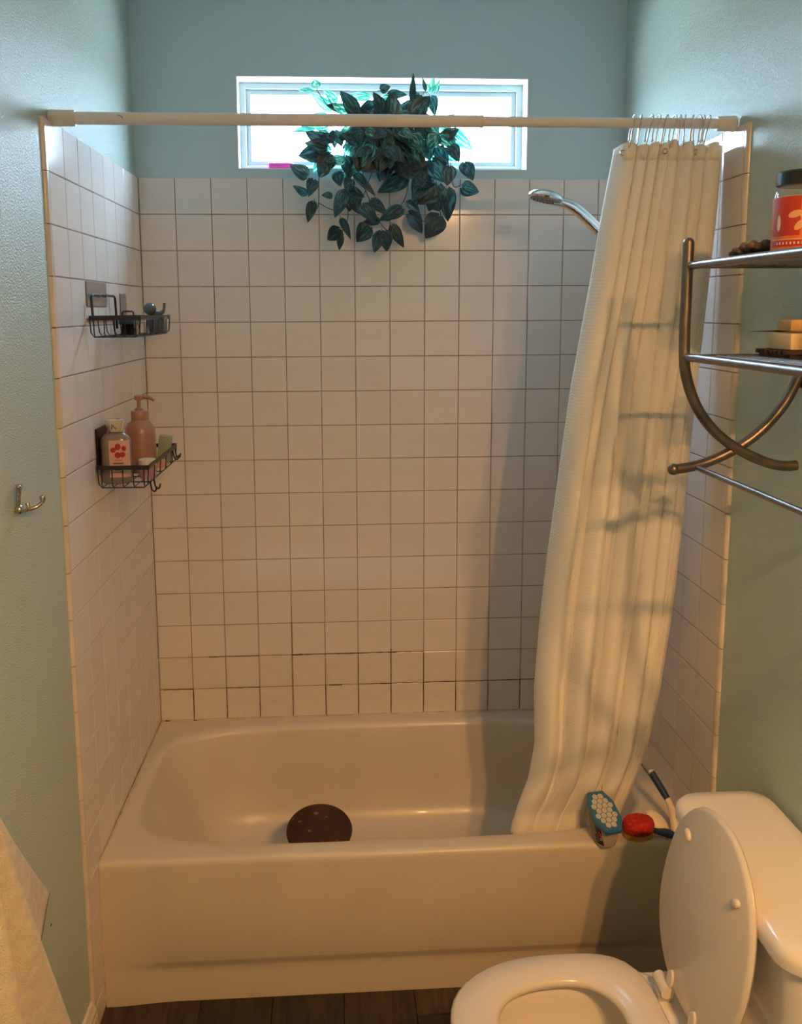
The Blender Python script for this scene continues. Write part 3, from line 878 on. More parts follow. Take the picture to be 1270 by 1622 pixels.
rl = random.Random(21)
def leaf_mesh(length, width, curl, fold, cup):
    """heart-shaped leaf along +Y from a short stalk, folded on its midrib and arched"""
    NL, NW = 9, 3
    vs = []; uv = []
    for i in range(NL + 1):
        t = i / NL
        prof = (sin(pi * min(1, t ** 0.62)) ** 0.75) * (1 - 0.25 * t) * 1.05 if 0 < t < 1 else 0
        if i == 0: prof = 0.18
        hw = width / 2 * prof
        arch = -curl * length * t * t
        for j in range(-NW, NW + 1):
            s = j / NW
            back = -0.10 * length * (abs(s) ** 1.5) * (1 - t) ** 3
            z = arch + abs(s) * hw * fold - cup * (s * s) * hw
            vs.append((s * hw, t * length * 0.86 + length * 0.14 + back, z)); uv.append((s * 0.5 + 0.5, t))
    W = 2 * NW + 1; fs = []
    for i in range(NL):
        for j in range(W - 1):
            a = i * W + j; fs.append((a, a + 1, a + W + 1, a + W))
    # stalk
    b = len(vs); r = 0.0009
    for (y, z) in ((-0.004, 0.0), (length * 0.15, 0.0005)):
        for k in range(4):
            vs.append((r * cos(k * pi / 2), y, z - 0.0006 + r * sin(k * pi / 2))); uv.append((0.5, 0.05))
    for k in range(4): fs.append((b + k, b + (k + 1) % 4, b + 4 + (k + 1) % 4, b + 4 + k))
    me = raw(vs, fs, True)
    ul = me.uv_layers.new(name='UVMap')
    for lp in me.loops: ul.data[lp.index].uv = uv[lp.vertex_index]
    return me

def put_leaf(base, tip, width, m, roll=None):
    b = Vector(base); tp = Vector(tip); d = tp - b; L = d.length
    if L < 0.012: return
    yax = d.normalized()
    nrm = Vector((rl.uniform(-0.5, 0.5), -1.0, rl.uniform(-0.1, 0.7)))
    if roll is not None: nrm = Vector((roll, -1, 0.3))
    zax = (nrm - yax * nrm.dot(yax)).normalized()
    xax = yax.cross(zax)
    curl = rl.uniform(0.05, 0.22)
    me = leaf_mesh(L, width, curl, rl.uniform(0.05, 0.45), rl.uniform(0.0, 0.3))
    o = bpy.data.objects.new('leaf', me); COL.objects.link(o); me.materials.append(m)
    o.parent = plant
    mw = Matrix((xax, yax, zax)).transposed().to_4x4(); mw.translation = b - Vector(plant.location)
    o.matrix_local = mw
    return o
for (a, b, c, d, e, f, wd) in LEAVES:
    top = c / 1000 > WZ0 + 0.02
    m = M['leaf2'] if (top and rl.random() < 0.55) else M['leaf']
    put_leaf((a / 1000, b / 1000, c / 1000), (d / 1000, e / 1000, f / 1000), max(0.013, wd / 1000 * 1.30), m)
# smaller leaves filling the heart of the plant
for k in range(120):
    x = 0.757 + rl.gauss(0, 0.085); z = WZ0 + rl.uniform(0.015, 0.15)
    if abs(x - 0.757) > 0.21: continue
    y = rl.uniform(-0.085, 0.02) if z > WZ0 + .06 else rl.uniform(-0.10, -0.04)
    a = atan2(z - WZ0 - 0.07, (x - 0.757) * 1.4) + rl.uniform(-0.7, 0.7)
    if rl.random() < 0.5: a = -pi / 2 + rl.uniform(-1.1, 1.1)
    L = rl.uniform(0.05, 0.085)
    tip = (x + cos(a) * L, y - rl.uniform(-0.01, 0.03), z + sin(a) * L)
    if not (-0.12 < tip[2] - WZ0 < 0.22): continue
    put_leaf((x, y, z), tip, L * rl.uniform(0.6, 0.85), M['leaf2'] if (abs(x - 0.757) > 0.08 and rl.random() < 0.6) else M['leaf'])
for v in VINES:
    pts = spline([tuple(c / 1000 for c in p) for p in v], 5)
    pll(link('vine', tube(pts, 0.0013, 6), M['vine'], plant))

pk = link('plastic_block', box(-0.038, 0.038, -0.014, 0.014, 0, 0.020, 0.004, 3), M['magenta'], None, (0.432, 0.040, WZ0 + t_ + 0.0005))
tag(pk, 'small magenta plastic block lying at the left end of the window sill', 'box')

# ================================================================== WIRE SHELVES ON THE LEFT WALL
def wire_shelf(name, label, z0, ya, yb, depth, drop, loopz, plate):
    """z0 = top rim height; from ya (near) to yb (far) along the wall; local frame of the left wall"""
    t = thing(name, label, 'shelf', LW(0.0, (ya + yb) / 2, z0), (0, 0, -SK))
    ym = (ya + yb) / 2; A, B = ya - ym, yb - ym
    x0, x1 = 0.006, depth
    bm = bmesh.new()
    h = 0.011
    for (p, q) in (((x0, A), (x1, A)), ((x1, A), (x1, B)), ((x1, B), (x0, B)), ((x0, B), (x0, A))):
        xa, xb = sorted((p[0], q[0])); yc, yd = sorted((p[1], q[1]))
        add_box(bm, xa - .0012, xb + .0012, yc - .0012, yd + .0012, -h / 2, h / 2)
    link('rim_band', mk(bm), M['black'], t)
    bm = bmesh.new()
    n = 5
    for k in range(n + 1):
        y = A + (B - A) * k / n
        add_tube(bm, [(x0, y, 0), (x0 + .003, y, -drop + .01), (x0 + .010, y, -drop), (x1 - .012, y, -drop), (x1 - .003, y, -drop + .008), (x1, y, 0)], 0.0016, 6)
    for k in range(5):
        x = x0 + .010 + (x1 - x0 - .022) * k / 4
        add_tube(bm, [(x, A, 0), (x, A, -drop + .008), (x, A + .008, -drop), (x, B - .008, -drop), (x, B, -drop + .008), (x, B, 0)], 0.0015, 6)
    o = link('basket_wires', mk(bm, True, 60), M['black'], t); o['kind'] = 'stuff'
    return t
up_ = wire_shelf('wire_shelf', 'upper black wire shower shelf stuck high on the tiled left wall', 1.731, -0.615, -0.25, 0.128, 0.046, 0, 0)
ym = (-0.615 - 0.25) / 2
lo = lambda y: y - ym
bm = bmesh.new()
add_tube(bm, [(0.014, lo(-0.612), 0), (0.012, lo(-0.612), 0.05), (0.012, lo(-0.600), 0.056), (0.012, lo(-0.40), 0.056), (0.012, lo(-0.386), 0.05), (0.014, lo(-0.386), -0.03)], 0.0032, 8)
link('hanger_loop', mk(bm, True, 60), M['black'], up_)
link('adhesive_plate', box(0.0006, 0.0035, lo(-0.612), lo(-0.435), 0.028, 0.089, 0.001, 1), M['plate'], up_)
bm = bmesh.new()
add_tube(bm, [(0.003, lo(-0.545), 0.055), (0.014, lo(-0.545), 0.052), (0.018, lo(-0.545), 0.060)], 0.003, 8)
add_tube(bm, [(0.003, lo(-0.48), 0.055), (0.014, lo(-0.48), 0.052), (0.018, lo(-0.48), 0.060)], 0.003, 8)
link('plate_hook', mk(bm, True), M['clear'], up_)
link('adhesive_strip', box(0.0006, 0.003, lo(-0.29), lo(-0.225), 0.0, 0.065, 0.001, 1), M['greygrip'], up_)

low = wire_shelf('wire_shelf', 'lower black wire shower shelf holding the bottles on the tiled left wall', 1.363, -0.615, -0.245, 0.132, 0.050, 0, 0)
ym2 = (-0.615 - 0.245) / 2
l2 = lambda y: y - ym2
link('adhesive_plate', box(0.0006, 0.004, l2(-0.60), l2(-0.50), 0.0, 0.095, 0.001, 1), M['blackplastic'], low)
for yy, xx in ((-0.585, .128), (-0.55, .130), (-0.30, .132), (-0.27, .132)):
    bm = bmesh.new()
    dz = -0.040 if yy < -0.5 else -0.006
    add_tube(bm, spline([(xx, l2(yy), dz), (xx + .004, l2(yy), dz - .022), (xx + .012, l2(yy), dz - .026), (xx + .016, l2(yy), dz - .014)], 4), 0.0022, 8)
    link('side_hook', mk(bm, True), M['black'], low)

FZ = 1.363 - 0.050 + 0.0017     # resting height in the lower basket
# --- lotion bottle with a berry label
lb = thing('lotion_bottle', 'clear lotion bottle with pink strawberry label and pale metallic cap', 'bottle', LW(0.0405, -0.560, FZ), (0, 0, radians(6)))
bm = bmesh.new()
add_lathe(bm, [(0.030, 0.0), (0.036, 0.003), (0.0375, 0.012), (0.0375, 0.108), (0.035, 0.118), (0.026, 0.127), (0.017, 0.131), (0.0165, 0.137)], 36, 1.0, 0.62, sup=2.6)
link('bottle_body', mk(bm, True, 50), M['greybody'], lb)
bm = bmesh.new()
add_lathe(bm, [(0.0195, 0.133), (0.0205, 0.136), (0.0235, 0.158), (0.0235, 0.162), (0.020, 0.164), (0.001, 0.164)], 28)
cap = link('cap', mk(bm, True, 40), M['goldcap'], lb)
link('cap_hole', lathe([(0.0035, 0), (0.0035, 0.0012), (0.001, 0.0013)], 12), M['ink'], cap, (0.010, -0.006, 0.1635))
tm = text_mesh('K', 0.024)
kk = link('cap_letter', tm, M['ink'], cap, (0.0, -0.0225, 0.147), (radians(84), 0, 0))
# the label wraps the front face
def wrap_label(rx_, ry_, z0, z1, a0, a1, off, sup, n=16):
    vs = []; fs = []
    for k in range(n + 1):
        a = radians(a0 + (a1 - a0) * k / n)
        ca, sa = cos(a), sin(a); q = (abs(ca) ** sup + abs(sa) ** sup) ** (-1 / sup)
        for z in (z0, z1): vs.append(((rx_ + off) * q * ca, (ry_ + off) * q * sa, z))
    for k in range(n): fs.append((2 * k, 2 * k + 2, 2 * k + 3, 2 * k + 1))
    return raw(vs, fs, True)
label = link('label', wrap_label(0.0375, 0.02325, 0.018, 0.112, -112, -30, 0.0005, 2.6), M['labelpink'], lb)
def blob(cx, cz, r, squish=1.0, rot=0.0, y=-0.0243, pts=10, heart=False):
    vs = [(cx, y, cz)]; fs = []
    for k in range(pts):
        a = 2 * pi * k / pts
        rr = r * (1 - 0.28 * (1 if not heart else 0) * 0 - (0.35 * sin(a) if heart else 0))
        px, pz = rr * cos(a), rr * sin(a) * squish
        vs.append((cx + px * cos(rot) - pz * sin(rot), y, cz + px * sin(rot) + pz * cos(rot)))
    for k in range(pts): fs.append((0, 1 + k, 1 + (k + 1) % pts))
    return vs, fs
def blobs(parent, specs, m, name, y):
    V, F = [], []
    for (cx, cz, r, sq, rt_, ht) in specs:
        v, f = blob(cx, cz, r, sq, rt_, y, heart=ht); b = len(V)
        V += v; F += [tuple(i + b for i in q) for q in f]
    return link(name, raw(V, F), m, parent)
blobs(label, [(-0.006, 0.089, .0068, 1.0, .9, True), (0.0075, 0.0985, .0072, 1.25, -.1, True), (0.005, 0.077, .0072, 1.1, .5, True), (0.019, 0.078, .0068, 1.1, -.5, True), (0.0215, 0.094, .0055, 1.3, .1, True)], M['berry'], 'berry_print', -0.0242)
blobs(label, [(-0.004, 0.103, .003, .5, .8, False), (0.006, 0.107, .003, .5, -.8, False), (0.014, 0.090, .003, .5, .3, False)], M['greenprint'], 'leaf_print', -0.0243)
bm = bmesh.new()
for (x0, x1, z, h) in ((-0.002, 0.017, .0615, .0014), (-0.006, 0.020, .052, .0032), (-0.002, 0.016, .036, .0014), (-0.006, 0.020, .031, .0014)):
    add_box(bm, x0, x1, -0.0244, -0.0240, z, z + h)
link('small_print', mk(bm), M['ink'], label)

# --- pump bottle
pb = thing('pump_bottle', 'dusty rose pump bottle standing behind the lotion bottle', 'bottle', LW(0.066, -0.40, FZ), (0, 0, 0))
link('bottle_body', lathe([(0.037, 0), (0.040, 0.003), (0.0405, 0.01), (0.0405, 0.108), (0.038, 0.122), (0.030, 0.134), (0.0225, 0.140), (0.021, 0.145)], 40), M['pumppink'], pb)
link('collar', lathe([(0.0215, 0.142), (0.0225, 0.144), (0.0225, 0.165), (0.021, 0.167), (0.001, 0.167)], 28), M['pumppink'], pb)
link('pump_stem', lathe([(0.012, 0.166), (0.012, 0.172), (0.006, 0.176), (0.0052, 0.178), (0.0052, 0.198), (0.001, 0.199)], 20), M['pumppink'], pb)
bm = bmesh.new(); add_lathe(bm, [(0.0115, 0.196), (0.0125, 0.198), (0.0125, 0.207), (0.010, 0.209), (0.001, 0.2095)], 24)
add_tube(bm, spline([(0.004, 0, 0.203), (0.02, -0.002, 0.2035), (0.032, -0.003, 0.201), (0.041, -0.004, 0.194)], 5), [0.006] * 6 + [0.005] * 5 + [0.0042] * 5, 12)
link('pump_head', mk(bm, True, 50), M['pumppink'], pb)
bm = bmesh.new()
for z, wd in ((.098, .016), (.092, .016), (.080, .012), (.074, .018), (.069, .014), (.060, .018), (.054, .012), (.030, .016), (.025, .014)):
    for k in range(6):
        a0 = radians(-92 + (k - 3) * wd / 0.041 * 57.3 / 6 * 2)
        a1 = a0 + wd / 0.041 / 6 * 1.7
        r = 0.0409
        vs_ = [bm.verts.new((r * cos(a), r * sin(a), zz)) for a, zz in ((a0, z), (a1, z), (a1, z + .0011), (a0, z + .0011))]
        bm.faces.new(vs_)
link('small_print', mk(bm), M['pumpink'], pb)

# --- little tub with a white lid
st = thing('cream_tub', 'small rose plastic tub with white lid in the lower wire shelf', 'tub', LW(0.104, -0.500, FZ))
link('tub_body', lathe([(0.019, 0), (0.021, 0.003), (0.022, 0.034), (0.020, 0.036), (0.001, 0.036)], 24), M['rosetub'], st)
link('lid', lathe([(0.0225, 0.034), (0.023, 0.036), (0.023, 0.049), (0.021, 0.051), (0.001, 0.051)], 24), M['beige'], st)
# --- green sponge leaning
gs = link('sponge', box(-0.018, 0.018, -0.010, 0.010, 0, 0.082, 0.004, 2), M['greensoap'], None, LW(0.100, -0.285, FZ + .004), (radians(8), radians(10), 0))
tag(gs, 'pale green slab sponge standing behind the pump bottle', 'sponge')
# --- pink soap bar
rs = link('soap_bar', box(-0.028, 0.028, -0.020, 0.020, 0, 0.022, 0.007, 3), mat('pink_soap', (0.70, 0.36, 0.30), rough=0.4), None, LW(0.092, -0.34, FZ))
tag(rs, 'pink soap bar lying at the far end of the lower wire shelf', 'soap')

# things in the upper shelf
UZ = 1.731 - 0.046 + 0.0017
sc_ = thing('bath_brush', 'black bristle brush lying near the middle of the upper wire shelf', 'brush', LW(0.062, -0.46, UZ))
bm = bmesh.new()
for i in range(7):
    for j in range(5):
        add_tube(bm, [(-0.018 + i * .006, -0.012 + j * .006, 0.0), (-0.014 + i * .0048, -0.009 + j * .0045, 0.026)], 0.0012, 5)
o = link('bristles', mk(bm, True), M['black'], sc_); o['kind'] = 'stuff'
link('brush_back', box(-0.022, 0.022, -0.018, 0.018, 0.026, 0.046, 0.006, 3), M['navy'], sc_)
link('hang_loop', tube([(-0.014, 0, 0.045), (-0.014, 0, 0.058), (-0.010, 0, 0.060), (0.010, 0, 0.060), (0.014, 0, 0.058), (0.014, 0, 0.045)], 0.0022, 8), M['black'], sc_)
rz_ = thing('razor', 'grey handled razor lying at the right end of the upper wire shelf', 'razor', LW(0.104, -0.55, UZ))
link('razor_handle', tube(spline([(0, 0, 0.002), (0.001, 0.0, 0.012), (-0.001, -0.002, 0.026), (0.001, 0.0, 0.038)], 5), [0.006] * 5 + [0.0045] * 6 + [0.0065] * 5, 12), M['greygrip'], rz_)
link('razor_head', box(-0.010, 0.010, -0.005, 0.005, 0.036, 0.044, 0.002, 2), M['bluerub'], rz_)
fm = thing('domed_scrubber', 'slate blue domed scrubber with claw sitting in the upper wire shelf', 'scrubber', LW(0.108, -0.36, UZ))
bm = bmesh.new()
add_lathe(bm, [(0.014, 0.0), (0.019, 0.004), (0.021, 0.03), (0.019, 0.042), (0.012, 0.05), (0.001, 0.053)], 24)
link('scrubber_body', mk(bm, True, 50), M['bluerub'], fm, (0.004, 0, 0))
r_ = bmesh.new(); bmesh.ops.create_uvsphere(r_, u_segments=20, v_segments=14, radius=0.017)
link('dome', mk(r_, True), M['bluerub'], fm, (-0.010, -0.004, 0.066), (0.3, 0, 0))
link('claw', tube(spline([(0.0, 0, 0.052), (0.016, -0.002, 0.054), (0.026, -0.002, 0.062), (0.029, -0.002, 0.082)], 5), [0.007] * 5 + [0.0055] * 5 + [0.0035] * 6, 10), M['bluerub'], fm)
link('jaw', box(0.018, 0.034, -0.010, 0.012, -0.0, 0.046, 0.005, 3), M['bluerub'], fm)

# ================================================================== HOOK AND TOWEL, LEFT WALL
hk = thing('robe_hook', 'small brushed metal double robe hook on the bare left wall', 'hook', LW(-0.008, -1.125, 1.372), (0, 0, -SK))
bm = bmesh.new(); add_tube(bm, spline([(0.004, 0, 0.000), (0.007, -0.002, 0.012), (0.009, -0.004, 0.030), (0.012, -0.006, 0.050)], 6), [0.0085 - 0.0025 * sin(k / 18 * pi) for k in range(19)], 16, squash=0.7)
link('back_plate', mk(bm, True), M['chrome_dull'], hk)
bm = bmesh.new(); bmesh.ops.create_uvsphere(bm, u_segments=16, v_segments=10, radius=0.0095, matrix=Matrix.Translation((0.008, 0, 0.002)) @ Matrix.Diagonal((0.8, 1, 1, 1)))
link('boss', mk(bm, True), M['chrome_dull'], hk)
bm = bmesh.new(); add_tube(bm, spline([(0.008, 0.002, 0.004), (0.016, 0.008, 0.000), (0.032, 0.020, 0.002), (0.043, 0.026, 0.012), (0.042, 0.026, 0.024)], 6), [0.0038] * 18 + [0.0045, 0.0052, 0.0058, 0.006, 0.006, 0.0052, 0.003], 12)
link('hook_arm', mk(bm, True), M['chrome_dull'], hk)
bm = bmesh.new(); add_tube(bm, spline([(0.008, -0.001, 0.004), (0.018, -0.004, 0.000), (0.026, -0.004, 0.006), (0.024, -0.003, 0.016)], 6), 0.0038, 12)
link('hook_arm', mk(bm, True), M['chrome_dull'], hk)
nh = link('nail_hole', lathe([(0.0022, 0), (0.0022, 0.0006), (0.0001, 0.0007)], 8, 1, 1.8), M['hole'], wall_left, (-0.0078, -1.081, 0.472), (0, pi / 2, 0))

def towel_mesh():
    """bath towel hung by one point: gathered at the hook, fanning out downwards in deep folds"""
    NU, NV = 120, 70
    top = Vector((0.040, -1.62, 1.16))
    vs = []
    for j in range(NV + 1):
        t = j / NV
        for i in range(NU + 1):
            s = i / NU
            z = top.z - 1.02 * t * (1 - 0.06 * cos(2 * pi * s))
            half = 0.018 + 0.43 * (t ** 1.1)
            yc = top.y + (s - 0.5) * 2 * half * 1.0 + 0.05 * t
            fold = sin(2 * pi * 3.5 * s + 0.6 + t) * (0.010 + 0.024 * t) + sin(2 * pi * 7 * s) * 0.006 * t
            x = top.x + fold + 0.012 * t + (0.012 * sin(pi * s))
            vs.append((x - SK * 0 + SK * yc * 0.0, yc, z))
    fs = []
    for j in range(NV):
        for i in range(NU):
            a = j * (NU + 1) + i
            fs.append((a, a + NU + 1, a + NU + 2, a + 1))
    return raw(vs, fs, True)
tw = thing('bath_towel', 'cream terry bath towel hanging against the left wall below the robe hook', 'towel', (0, -1.5, 0.6))
o = link('towel_body', towel_mesh(), M['towel'], tw, (0, 1.5, -0.6))
md = o.modifiers.new('thickness', 'SOLIDIFY'); md.thickness = 0.008; md.offset = 0
# the thin back layer whose corner peeks out to the right
def flap():
    NU, NV = 24, 30; vs = []
    A, B, C_, D = Vector((0.010, -1.60, 1.12)), Vector((0.008, -1.40, 0.90)), Vector((-0.004, -1.150, 0.592)), Vector((0.012, -1.42, 0.46))
    for j in range(NV + 1):
        for i in range(NU + 1):
            u, v = i / NU, j / NV
            p = A * (1 - u) * (1 - v) + B * u * (1 - v) + C_ * u * v + D * (1 - u) * v
            p.x += 0.007 * sin(9 * u + 2 * v) * (1 - u * v)
            vs.append(tuple(p))
    fs = []
    for j in range(NV):
        for i in range(NU):
            a = j * (NU + 1) + i; fs.append((a, a + NU + 1, a + NU + 2, a + 1))
    return raw(vs, fs, True)
o = link('towel_corner', flap(), M['towel'], tw, (0, 1.5, -0.6))
md = o.modifiers.new('thickness', 'SOLIDIFY'); md.thickness = 0.006; md.offset = 0
th = thing('towel_hook', 'metal wall hook carrying the cream bath towel', 'hook', LW(-0.008, -1.62, 1.17), (0, 0, -SK))
link('back_plate', box(0.0, 0.006, -0.012, 0.012, -0.02, 0.03, 0.002, 2), M['chrome_dull'], th)
link('hook_arm', tube(spline([(0.004, 0, 0), (0.03, 0, -0.012), (0.062, 0, -0.006), (0.066, 0, 0.016)], 6), 0.005, 12), M['chrome_dull'], th)

# ================================================================== STOOL IN THE TUB
TB = 0.0615
stool = thing('bath_stool', 'dark brown worn wooden oval stool standing inside the bathtub', 'stool', (0.526, -0.40, TB), (0, 0, 0))
bm = bmesh.new()
add_lathe(bm, [(0.070, 0.0), (0.084, 0.003), (0.094, 0.014), (0.0965, 0.026), (0.094, 0.033), (0.085, 0.036), (0.001, 0.038)], 48, 1.0, 0.86)
seat_ = link('seat', mk(bm, True, 50), M['stool'], stool, (0, 0, 0.158), (radians(26), 0, 0))
bm = bmesh.new(); add_lathe(bm, [(0.072, 0.0), (0.070, 0.02), (0.060, 0.09), (0.062, 0.165), (0.001, 0.166)], 32, 1.0, 0.8)
link('base', mk(bm, True, 50), M['stool'], stool)

# ================================================================== THINGS ON THE TUB RIM
def octo(hx, hy, c=0.45):
    return [(hx, -hy * c), (hx, hy * c), (hx * (c + .12), hy), (-hx * (c + .12), hy), (-hx, hy * c), (-hx, -hy * c), (-hx * (c + .12), -hy), (hx * (c + .12), -hy)]
def prism(bm, base, top, z0, z1):
    a = [bm.verts.new((x, y, z0)) for x, y in base]; b = [bm.verts.new((x, y, z1)) for x, y in top]
    n = len(a)
    for k in range(n): bm.faces.new((a[k], a[(k + 1) % n], b[(k + 1) % n], b[k]))
    bm.faces.new(a[::-1]); bm.faces.new(b)
hb = thing('deodorizer_box', 'clear plastic box with slanted blue honeycomb lid at the front of the rim', 'box', (1.258, -0.752, RIM + 0.0006), (0, 0, radians(9)))
SL = 0.40
def slant(bm, y0, z0, z1):
    """lift the back of the box top so that the lid slopes down to the front"""
    for v in bm.verts:
        k = min(1, max(0, (v.co.z - z0) / (z1 - z0))); v.co.z += (v.co.y - y0) * SL * k
bm = bmesh.new(); prism(bm, octo(.025, .034), octo(.034, .052), 0.0, 0.054)
bmesh.ops.bevel(bm, geom=list(bm.edges), offset=0.003, segments=2, affect='EDGES'); slant(bm, -.052, 0, .054)
link('box_body', mk(bm, True, 40), M['clearwarm'], hb)
bm = bmesh.new(); prism(bm, octo(.022, .031), octo(.026, .038), 0.003, 0.026)
link('gel_fill', mk(bm), M['wax'], hb)
bm = bmesh.new(); prism(bm, octo(.036, .055), octo(.037, .056), 0.050, 0.061)
bmesh.ops.bevel(bm, geom=list(bm.edges), offset=0.002, segments=2, affect='EDGES'); slant(bm, -.052, 0, .050)
lid_ = link('lid', mk(bm, True, 40), M['blue'], hb)
bm = bmesh.new()
for i in range(-4, 5):
    for j in range(-6, 7):
        x = i * 0.0150 + (0.0075 if j % 2 else 0); y = j * 0.0130
        if abs(x) > .0285 or abs(y) > .047 or (abs(x) / .031 + abs(y) / .049) > 1.5: continue
        add_tube(bm, [(x, y, 0.0600), (x, y, 0.0618)], [0.0079, 0.0074], 6)
slant(bm, -.052, 0, .050)
link('honeycomb_cells', mk(bm), mat('pale_grey_cell', (0.50, 0.48, 0.42), rough=0.5), lid_)
def sidept(y, z, o=.0008):          # a point on the sloping left side of the box
    k = z / .054; hx = .025 + .009 * k; hy = .034 + .018 * k
    x = -hx if abs(y) <= hy * .45 else -hx + (abs(y) - hy * .45) / (hy * .55) * (hx * (1 - .57))
    return (x - o, y, z + (y + .052) * SL * k)
ys = [-.036, -.030, -.024, -.018, -.012, 0, .012, .018, .024]
V = []; F = []
for y in ys: V += [sidept(y, .006), sidept(y, .047)]
for k in range(len(ys) - 1): F.append((2 * k, 2 * k + 1, 2 * k + 3, 2 * k + 2))
sl = link('side_label', raw(V, F), M['blackplastic'], hb)
V, F = [], []
for k in range(6):
    z = .010 + k * .0062; ye_ = -.022 + .004 * (k % 3)
    for ya, yb in ((ye_, -.013), (-.013, .004), (.004, .018)):
        b = len(V); V += [sidept(ya, z, .0014), sidept(yb, z, .0014), sidept(yb, z + .0016, .0014), sidept(ya, z + .0016, .0014)]; F.append((b, b + 1, b + 2, b + 3))
link('small_print', raw(V, F), M['beige'], sl)
link('red_badge', raw([sidept(-.035, .026, .0016), sidept(-.027, .026, .0016), sidept(-.027, .040, .0016), sidept(-.035, .040, .0016)], [(0, 1, 2, 3)]), M['berry'], sl)

rs_ = thing('scrub_sponge', 'round red scrub sponge with yellow underside on the tub rim', 'sponge', (1.353, -0.738, RIM + 0.0006), (0, 0, radians(8)))
link('yellow_layer', lathe([(0.036, 0), (0.039, 0.003), (0.0395, 0.015), (0.001, 0.016)], 32, 1.0, .74, sup=2.3), M['yellowfoam'], rs_)
bm = bmesh.new()
NR, NA = 10, 40; rings = []
rq = random.Random(4)
for (r, z) in [(0.0395, 0.014), (0.042, 0.020), (0.042, 0.034), (0.0395, 0.042), (0.036, 0.0455), (0.030, 0.047), (0.023, 0.0475), (0.016, 0.0475), (0.009, 0.0475), (0.003, 0.0475)]:
    ring = []
    for k in range(NA):
        a = 2 * pi * k / NA; x, y = r * cos(a), r * sin(a) * .76
        zz = z
        if z > .046:
            for (gx, gy, gr, gd) in ((-.013, .010, .006, .007), (.013, .010, .006, .007)):
                d2 = ((x - gx) ** 2 + (y - gy) ** 2) / gr ** 2
                zz -= gd * math.exp(-d2)
            zz -= .006 * math.exp(-((y + .010 - .0) / .003) ** 2) * (1 if abs(x) < .020 else 0)
        q = rq.uniform(-.0006, .0006)
        ring.append(bm.verts.new((x * (1 + q * 20), y * (1 + q * 20), zz + q)))
    rings.append(ring)
for a, b in zip(rings, rings[1:]):
    for k in range(NA): bm.faces.new((a[k], a[(k + 1) % NA], b[(k + 1) % NA], b[k]))
bm.faces.new(rings[0]); bm.faces.new(rings[-1])
link('red_layer', mk(bm, True), M['red'], rs_)

br = thing('scrub_brush', 'white cleaning brush with blue rubber grip leaning on the right tiled wall', 'brush', (1.415, -0.735, RIM))
def W(*p): return [(a - 1.411, b + 0.735, RIM * 0 + (c - RIM) * 0.80) for a, b, c in p]
link('neck', tube(spline(W((1.444, -0.755, 0.406), (1.446, -0.735, 0.440), (1.447, -0.712, 0.466), (1.443, -0.690, 0.486)), 5), [0.012] * 6 + [0.010] * 5 + [0.008] * 5, 14), M['beige'], br)
link('grip', tube(spline(W((1.443, -0.690, 0.486), (1.432, -0.665, 0.512), (1.418, -0.638, 0.545)), 6), [0.0085] * 3 + [0.0095] * 7 + [0.0085] * 3, 14), M['navy'], br)
link('grip_end', tube(W((1.4185, -0.639, 0.543), (1.4155, -0.633, 0.551)), [0.0088, 0.006], 14), M['beige'], br)
bm = bmesh.new(); add_lathe(bm, [(0.016, -0.006), (0.021, -0.003), (0.021, 0.004), (0.016, 0.008), (0.001, 0.009)], 28, 0.95, 1.7)
link('brush_head', mk(bm, True), M['beige'], br, W((1.405, -0.722, 0.430))[0], (radians(42), radians(-28), radians(24)))
b2 = thing('tile_brush', 'blue edged flat brush lying on the rim beside the red sponge', 'brush', (1.412, -0.742, RIM + 0.001), (0, 0, radians(-38)))
link('brush_block', box(-0.034, 0.034, -0.013, 0.013, 0.006, 0.018, 0.004, 3), M['navy'], b2)
bm = bmesh.new()
for i in range(12):
    for j in range(4): add_tube(bm, [(-.030 + i * .0054, -.009 + j * .006, 0.0), (-.030 + i * .0054, -.009 + j * .006, .008)], .0022, 5)
o = link('bristles', mk(bm, True), M['beige'], b2); o['kind'] = 'stuff'

# ================================================================== TOILET
TY = -1.345
toilet = thing('toilet', 'white china toilet with raised lid standing against the right wall', 'toilet', (XR + 0.008, TY, 0), (0, 0, pi))
# local: +x runs out from the wall into the room
def rrect(hx, hy, r, n=6):
    pts = []
    for (sx, sy, a0) in ((1, 1, 0), (-1, 1, 90), (-1, -1, 180), (1, -1, 270)):
        for k in range(n + 1):
            a = radians(a0 + 90 * k / n)
            pts.append((sx * (hx - r) + r * cos(a), sy * (hy - r) + r * sin(a)))
    return pts
def loft(rings, cap0=True, cap1=True, sub=None):
    bm = bmesh.new(); R = [[bm.verts.new(p) for p in r] for r in rings]; n = len(R[0])
    for a, b in zip(R, R[1:]):
        for k in range(n): bm.faces.new((a[k], a[(k + 1) % n], b[(k + 1) % n], b[k]))
    if cap0: bm.faces.new(R[0][::-1])
    if cap1: bm.faces.new(R[-1])
    return bm
def rr3(cx, hx, hy, r, z): return [(cx + x, y, z) for x, y in rrect(hx, hy, r)]
tank = link('tank', mk(loft([rr3(.100, .075, .195, .03, .385), rr3(.103, .083, .215, .035, .395), rr3(.106, .089, .230, .038, .50), rr3(.108, .093, .237, .04, .690), rr3(.108, .088, .232, .036, .694)]), True, 50), M['china'], toilet)
link('tank_lid', mk(loft([rr3(.111, .094, .238, .05, .690), rr3(.113, .106, .250, .055, .696), rr3(.113, .107, .252, .055, .712), rr3(.113, .104, .249, .052, .724), rr3(.113, .094, .240, .044, .731), rr3(.113, .070, .215, .03, .7335)]), True, 60), M['china'], toilet)
